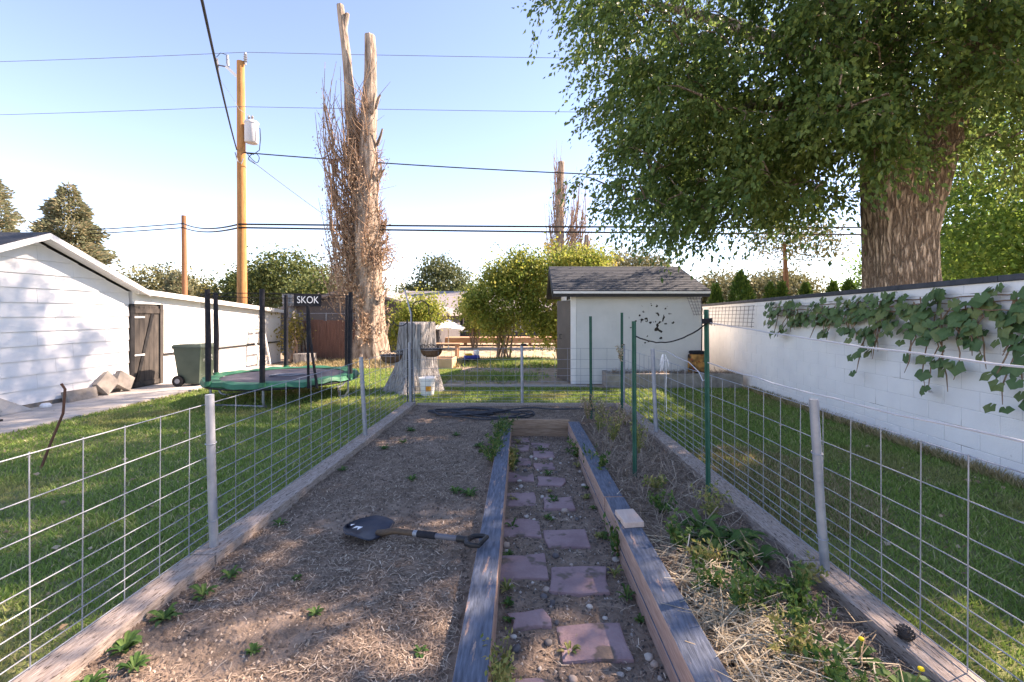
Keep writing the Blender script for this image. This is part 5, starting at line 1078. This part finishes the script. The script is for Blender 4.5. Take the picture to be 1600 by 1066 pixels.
# brown board fence
bf = thing('board_fence', 'red-brown vertical board fence behind the trampoline', 'fence', (-8.0, 15.4, 0))
for k in range(18): MB().box(k*.115, k*.115 + .108, -.012 + random.uniform(-.004,.004), .012, .05, 1.36 + random.uniform(-.03,.03)).build('board', M['fence_brown'], bf)
for z in (.3, 1.1): MB().box(-.02, 2.08, .014, .06, z, z + .09).build('rail', M['fence_brown'], bf)
for k in range(3): MB().tube([(.1 + k*.9, .05, 0), (.1 + k*.9, .05, 1.62)], .02, 8).build('pipe', M['galv'], bf)
MB().tube([(0, .05, 1.60), (2.08, .05, 1.60)], .012, 6).build('pipe', M['galv'], bf)
ps = thing('tub_post', 'weathered wooden post carrying a round grey wooden tub', 'post', (-8.45, 16.0, 0))
MB().tube([(0,0,0),(.02,0,1.0),(0,0,1.85)], [.14,.125,.12], 12).build('post', M['stump'], ps, smooth=True)
MB().lathe([(.28,0),(.30,.1),(.31,.42),(.29,.42),(.27,.1),(0,.1)], 22, (0,0,1.85), cap=False).build('tub', M['stump'], ps, smooth=True)
for z in (.1, .33): MB().lathe([(.306,z),(.316,z),(.316,z+.03),(.306,z+.03)], 22, (0,0,1.85), cap=False).build('hoop', M['galv'], ps)
o = MB().lathe([(.36,0),(.34,.1),(.33,.32),(0,.33)], 20).build('log_round', M['stump'], None, (-7.3, 14.6, 0), smooth=True); solo(o, 'short cut log round standing before the brown board fence', 'log')
for i, (a, b_) in enumerate((((-7.6,15.2,0),(-7.9,15.35,1.5)), ((-7.75,15.2,0),(-7.95,15.3,1.7)), ((-7.45,15.2,0),(-7.75,15.3,1.3)))):
    line_obj('leaning_branch', [a, tuple((Vector(a)+Vector(b_))/2 + Vector((.03,0,0))), b_], .045, M['dead_bark'], 'cut grey branch leaning against the board fence beside the ladder', 'branch', 8, 'branches leaning at the board fence')

# ================================================================== HOUSES BEHIND
def house(name, label, loc, L, D, h, rise, wallm, roofm, windows, rz=0, chim=True):
    t = thing(name, label, 'house', loc, rz); MB().box(-L/2, L/2, 0, D, 0, h).build('wall', wallm, t)
    r_ = MB(); e = .45
    for s in (0, 1):
        ya, yb = (-e, D/2) if s == 0 else (D + e, D/2 + .002)
        r_.hexa([(-L/2-e,ya,h-.12),(L/2+e,ya,h-.12),(L/2+e,yb,h+rise),(-L/2-e,yb,h+rise),(-L/2-e,ya,h),(L/2+e,ya,h),(L/2+e,yb,h+rise+.12),(-L/2-e,yb,h+rise+.12)])
    ro = r_.build('roof', roofm, t); MB().prism([(0,h),(D,h),(D/2,h+rise-.05)], 'x', -L/2+.01, L/2-.01).build('gable', wallm, t)
    if chim: MB().box(-.35,.0,D*.35,D*.35+.3,h+rise*.6,h+rise*.6+.65).build('roof_vent', M['house_trim'], ro)
    for (x, z, w, hh) in windows:
        wi = MB().box(x-w/2, x+w/2, -.03, -.002, z, z+hh).build('window', M['glass'], t)
        for (a, b_, c, d) in ((x-w/2-.07,x+w/2+.07,z-.07,z),(x-w/2-.07,x+w/2+.07,z+hh,z+hh+.07),(x-w/2-.07,x-w/2,z,z+hh),(x+w/2,x+w/2+.07,z,z+hh),(x-.025,x+.025,z,z+hh)): MB().box(a,b_,-.05,-.032,c,d).build('frame', M['house_trim'], wi)
    return t
house('house', 'dark grey single-storey house with pale grey roof beyond the umbrella', (-2.6, 29, -.25), 12.5, 8, 1.95, 1.4, M['house_dark'], M['shingle_grey'], [(-1.8,.75,1.0,.9),(1.3,.75,1.0,.9),(4.2,.75,.9,.9)])
house('house', 'dark gabled house half hidden behind the board fence', (-11.3, 23.5, 0), 7, 7.0, 1.6, 1.05, M['house_dark'], M['shingle_grey'], [(1.6,.7,.9,.8)], R(90 - 180), False)

# ================================================================== UTILITY POLES AND LINES
PX, PY = -10.2, 16.0
up_ = thing('utility_pole', 'tall orange-brown utility pole carrying a grey transformer', 'utility pole', (PX, PY, 0))
MB().tube([(0,0,-.2),(-.02,0,5),(-.06,0,10.45)], [.165,.145,.12], 18).build('shaft', M['pole_wood'], up_, smooth=True)
MB().beam((-.10,-.05,9.85), (-.50,-.10,10.22), .07, .09).build('bracket', M['white_trim'], up_)
MB().tube([(-.42,-.1,10.20),(-.45,-.1,10.32),(-.46,-.1,10.62)], [.03,.05,.045], 10).build('fuse_cutout', M['galv'], up_)
MB().tube([(-.85,-.1,10.50),(-.83,-.1,10.30),(-.78,-.1,10.0)], [.05,.06,.03], 10).build('arrester', M['wire_grey'], up_)
MB().tube([(-.50,-.1,10.22),(-.82,-.1,10.28)], .025, 8).build('bracket', M['wire_grey'], up_)
MB().tube([(-.46,-.1,10.62),(-.7,-.1,10.70),(-.84,-.1,10.55)], .010, 6).build('jumper', M['cable'], up_)
ins = MB().lathe([(.03,0),(.03,.1),(.07,.12),(.03,.15),(.07,.20),(.03,.23),(.07,.28),(.03,.31),(.06,.36),(.03,.44),(.0,.45)], 12, (.12,-.02,10.32)).build('insulator', M['galv'], up_, smooth=True)
trf = MB().lathe([(0,7.55),(.19,7.56),(.215,7.60),(.215,8.22),(.23,8.23),(.23,8.28),(.20,8.32),(0,8.33)], 24, (.36,-.06,0), cap=False).build('transformer', mat('tank_grey', (.50,.52,.55), (.58,.6,.63), rough=.45), up_, smooth=True)
for (dx, dz) in ((.28,.0),(.40,.0)): MB().lathe([(.035,0),(.035,.05),(.05,.07),(.03,.10),(.05,.13),(.02,.2),(0,.21)], 10, (dx,-.08,8.32)).build('bushing', M['stump'], trf, smooth=True)
for z in (7.75, 8.12): MB().box(.10,.18,-.08,.0,z,z+.06).build('mount', M['wire_grey'], trf)
MB().tube([(.55,-.1,8.1),(.68,-.1,8.05),(.70,-.1,7.7),(.66,-.1,7.3),(.45,-.1,7.15),(.15,-.12,7.2)], .013, 6).build('lead_wire', M['cable'], up_, smooth=True)
MB().tube(smooth_path([(.18,-.1,7.25),(.45,-.15,6.95),(.62,-.15,6.85),(.68,-.15,7.05),(.50,-.15,7.18),(.3,-.15,6.98),(.55,-.15,6.80)], 4), .012, 6).build('lead_wire', M['cable'], up_, smooth=True)
MB().tube([(-.84,-.1,9.95),(-.3,-.16,9.2),(.0,-.18,8.7),(.28,-.08,8.52)], .006, 5).build('ground_wire', M['white_wire'], up_, smooth=True)
MB().tube([(-.15,-.16,7.2),(-.05,-.19,6.9),(.08,-.18,6.8),(.13,-.15,7.0)], .018, 6).build('cable_loop', M['galv'], up_, smooth=True)
p2 = thing('utility_pole', 'thin rusty-brown pole standing beyond the outbuilding roof', 'utility pole', (-20.6, 27, 0))
MB().tube([(0,0,-.2),(-.08,0,7.4)], [.15,.125], 12).build('shaft', M['pole_old'], p2, smooth=True)
MB().box(-.04,.04,-.16,-.12,6.8,6.95).build('clamp', M['wire_grey'], p2)
def span(pts, r, mt, label, sag=.15):
    out = []
    for a, b in zip(pts[:-1], pts[1:]): out += sagline(a, b, sag, 14)[:-1]
    return line_obj('power_line', out + [Vector(pts[-1])], r, mt, label, 'power line', 6)
span([(-48,16.5,10.7),(PX+.10,PY,10.78),(46,15.5,10.6)], .008, M['wire_grey'], 'topmost thin line passing over the insulator of the tall pole', .35)
span([(-48,16.5,8.75),(PX,PY-.15,8.80),(46,15.5,8.7)], .008, M['wire_grey'], 'second thin line passing the pole above the transformer lid', .3)
span([(PX+.15,PY-.15,7.2),(6.5,15.6,6.22),(46,14,7.0)], .020, M['cable'], 'twisted black line leaving the pole below the transformer', .12)
span([(-40,27.2,6.3),(-20.6,26.85,6.90),(PX,PY-.18,4.70),(46,15.5,4.9)], .030, M['cable'], 'upper thick black cable linking both poles', .22)
span([(-40,27.2,6.0),(-20.6,26.85,6.66),(PX,PY-.18,4.58),(46,15.5,4.4)], .030, M['cable'], 'lower thick black cable linking both poles', .20)
span([(PX-.1,PY-.15,7.3),(-4.5,6.2,5.85),(1.4,-4.2,4.9)], .020, M['cable'], 'heavy black service cable running overhead from the tall pole', .10)
span([(PX+.3,PY-.1,7.0),(-7.7,30,4.3)], .012, M['wire_grey'], 'thin grey service wire descending from the pole to the far house', .25)

# ================================================================== FAR TREES
def conifer(loc, h, w, n, lm, label, seed, size=.35, top=.0):
    n = int(n*2.2); size *= .72
    t = thing('conifer', label, 'tree', loc); r = np.random.default_rng(seed); MB().tube([(0,0,0),(0,0,h*.95)], [.28,.04], 8).build('trunk', M['bark'], t)
    z = h*(.06 + .94*(1 - (1 - r.random(n))**.55)); lay = .82 + .18*np.sin(z/h*46 + r.normal(size=n)*.5); prof = ((h - z)/h)**.72*lay; a = r.random(n)*6.283; rad = w*prof*(.35 + .65*r.random(n)**.5)*(1 + .16*np.sin(a*5 + z*1.7))
    C = np.stack([rad*np.cos(a), rad*np.sin(a), z - rad*.12], 1); ax = unit(np.stack([np.cos(a), np.sin(a), -.05 + .5*(r.random(n) - .3)], 1)); link('crown', leaf_mesh('crown', C, size, 0, .38, axis=ax, seed=seed), lm, t)
conifer((-27.5, 27, 0), 9.3, 3.6, 18000, M['needle'], 'large cone-laden spruce behind the garage peak', 91, .34)
conifer((-36.0, 30, 0), 11.6, 3.8, 11000, M['needle'], 'spruce cut by the picture edge behind the garage roof', 92, .36)
conifer((-32.5, 31, 0), 7.4, 2.4, 7000, M['needle'], 'smaller spruce standing between two larger ones behind the garage', 93, .34)
conifer((-32, 41, 0), 5.4, 2.6, 5000, M['needle'], 'low bluish spruce left of the thin pole', 94, .36)
conifer((-31.5, 48, 0), 5.8, 2.3, 4000, M['pine'], 'dark small spruce just right of the thin pole', 95, .36)
conifer((-14.5, 42, 0), 5.6, 1.7, 3000, M['pine'], 'dark narrow spruce right of the dead poplar', 96, .36)
def rtree(loc, ells, n, lm, label, seed, size=.3): return simple_tree('tree', label, 'tree', loc, ells, n, size, lm, [([(0,0,0),(0,0,max(1.2, ells[0][2]*.7))],[.25,.15])], M['bark'], per=16, spread=.55, seed=seed)
rtree((-23,43,0), [(0,0,5.0,3.4,2.6,2.5),(-2.4,0,4.2,2.2,2,2.0),(2.4,0,4.0,2.2,2,1.8)], 9000, M['leaf_far'], 'broad rounded green tree right of the tall pole', 101)
rtree((-18,38,0), [(0,0,3.0,2.6,2,1.9),(2,0,2.6,2.0,1.6,1.5)], 6000, M['leaf_far'], 'low bushy green tree above the brown fence', 102, .28)
rtree((-10.2,52,0), [(0,0,4.8,3.0,2.6,2.4),(-.4,0,6.6,2.0,1.8,1.5),(2.2,0,3.6,2.2,2,1.6),(-2.6,0,3.6,2,2,1.6)], 10000, M['pine'], 'dark green round-topped pine behind the grey house roof', 103)
rtree((-4.5,50,0), [(0,0,3.6,2.6,2,1.5),(3,0,3.9,2.4,2,1.5),(-2.6,0,3.2,2,2,1.3)], 7000, M['leaf_far'], 'hazy olive tree line segment behind the lilac bush', 104)
rtree((8.0,44,0), [(0,0,5.8,2.2,2,1.8),(3.2,0,5.7,2.2,2,1.8)], 7500, M['leaf_olive'], 'pair of rounded olive crowns over the shed roof', 105, .26)
rtree((-40,52,0), [(0,0,3.2,5,3,2.2)], 5000, M['leaf_yellow'], 'golden tree beyond the outbuilding left of the thin pole', 106)
rtree((-27,55,0), [(0,0,3.6,4,3,2.0),(4,0,3.2,3,3,1.8)], 6000, M['leaf_far'], 'distant green tree behind the tall pole base', 107)
rtree((-16,60,0), [(0,0,3.4,4,3,1.8),(5,0,3.4,4,3,1.6)], 6000, M['leaf_olive'], 'distant grey-green tree between the dead poplar and pine', 108)
rtree((20,46,0), [(0,0,3.4,4,3,2.2),(5,0,3.6,4,3,2.4),(-4,0,2.8,3,2,1.8)], 22000, M['leaf_olive'], 'wide olive-green tree seen past the cypresses', 109)
rtree((34,40,0), [(0,0,5,6,4,4)], 7000, M['leaf_maple'], 'bright green tree far right beyond the wall', 110)
rtree((-37,45,0), [(0,0,3.9,3.6,3,2.3),(3.2,0,3.4,2.4,2,1.9)], 7000, M['leaf_olive'], 'grey-green rounded tree behind the outbuilding roof vents', 111)
rtree((-28.5,46,0), [(0,0,4.0,3.0,2.6,2.2),(2.6,0,3.5,2.4,2,1.9)], 7000, M['leaf_far'], 'rounded green tree filling the gap between both poles', 112)
o = MB(); V = []; 
for i in range(41):
    x = -600 + 30*i; h = 6 + 9*abs(mnoise.noise(Vector((i*.21, 0, 0)))) + (6 if x > 60 else 0); V += [(x, 520, -1), (x, 520 + 60, h), (x, 700, -1)]
o.add(V, sum([[(3*i,3*i+3,3*i+4,3*i+1),(3*i+1,3*i+4,3*i+5,3*i+2)] for i in range(40)], [])); struct(o.build('hills', M['hill'], smooth=True))
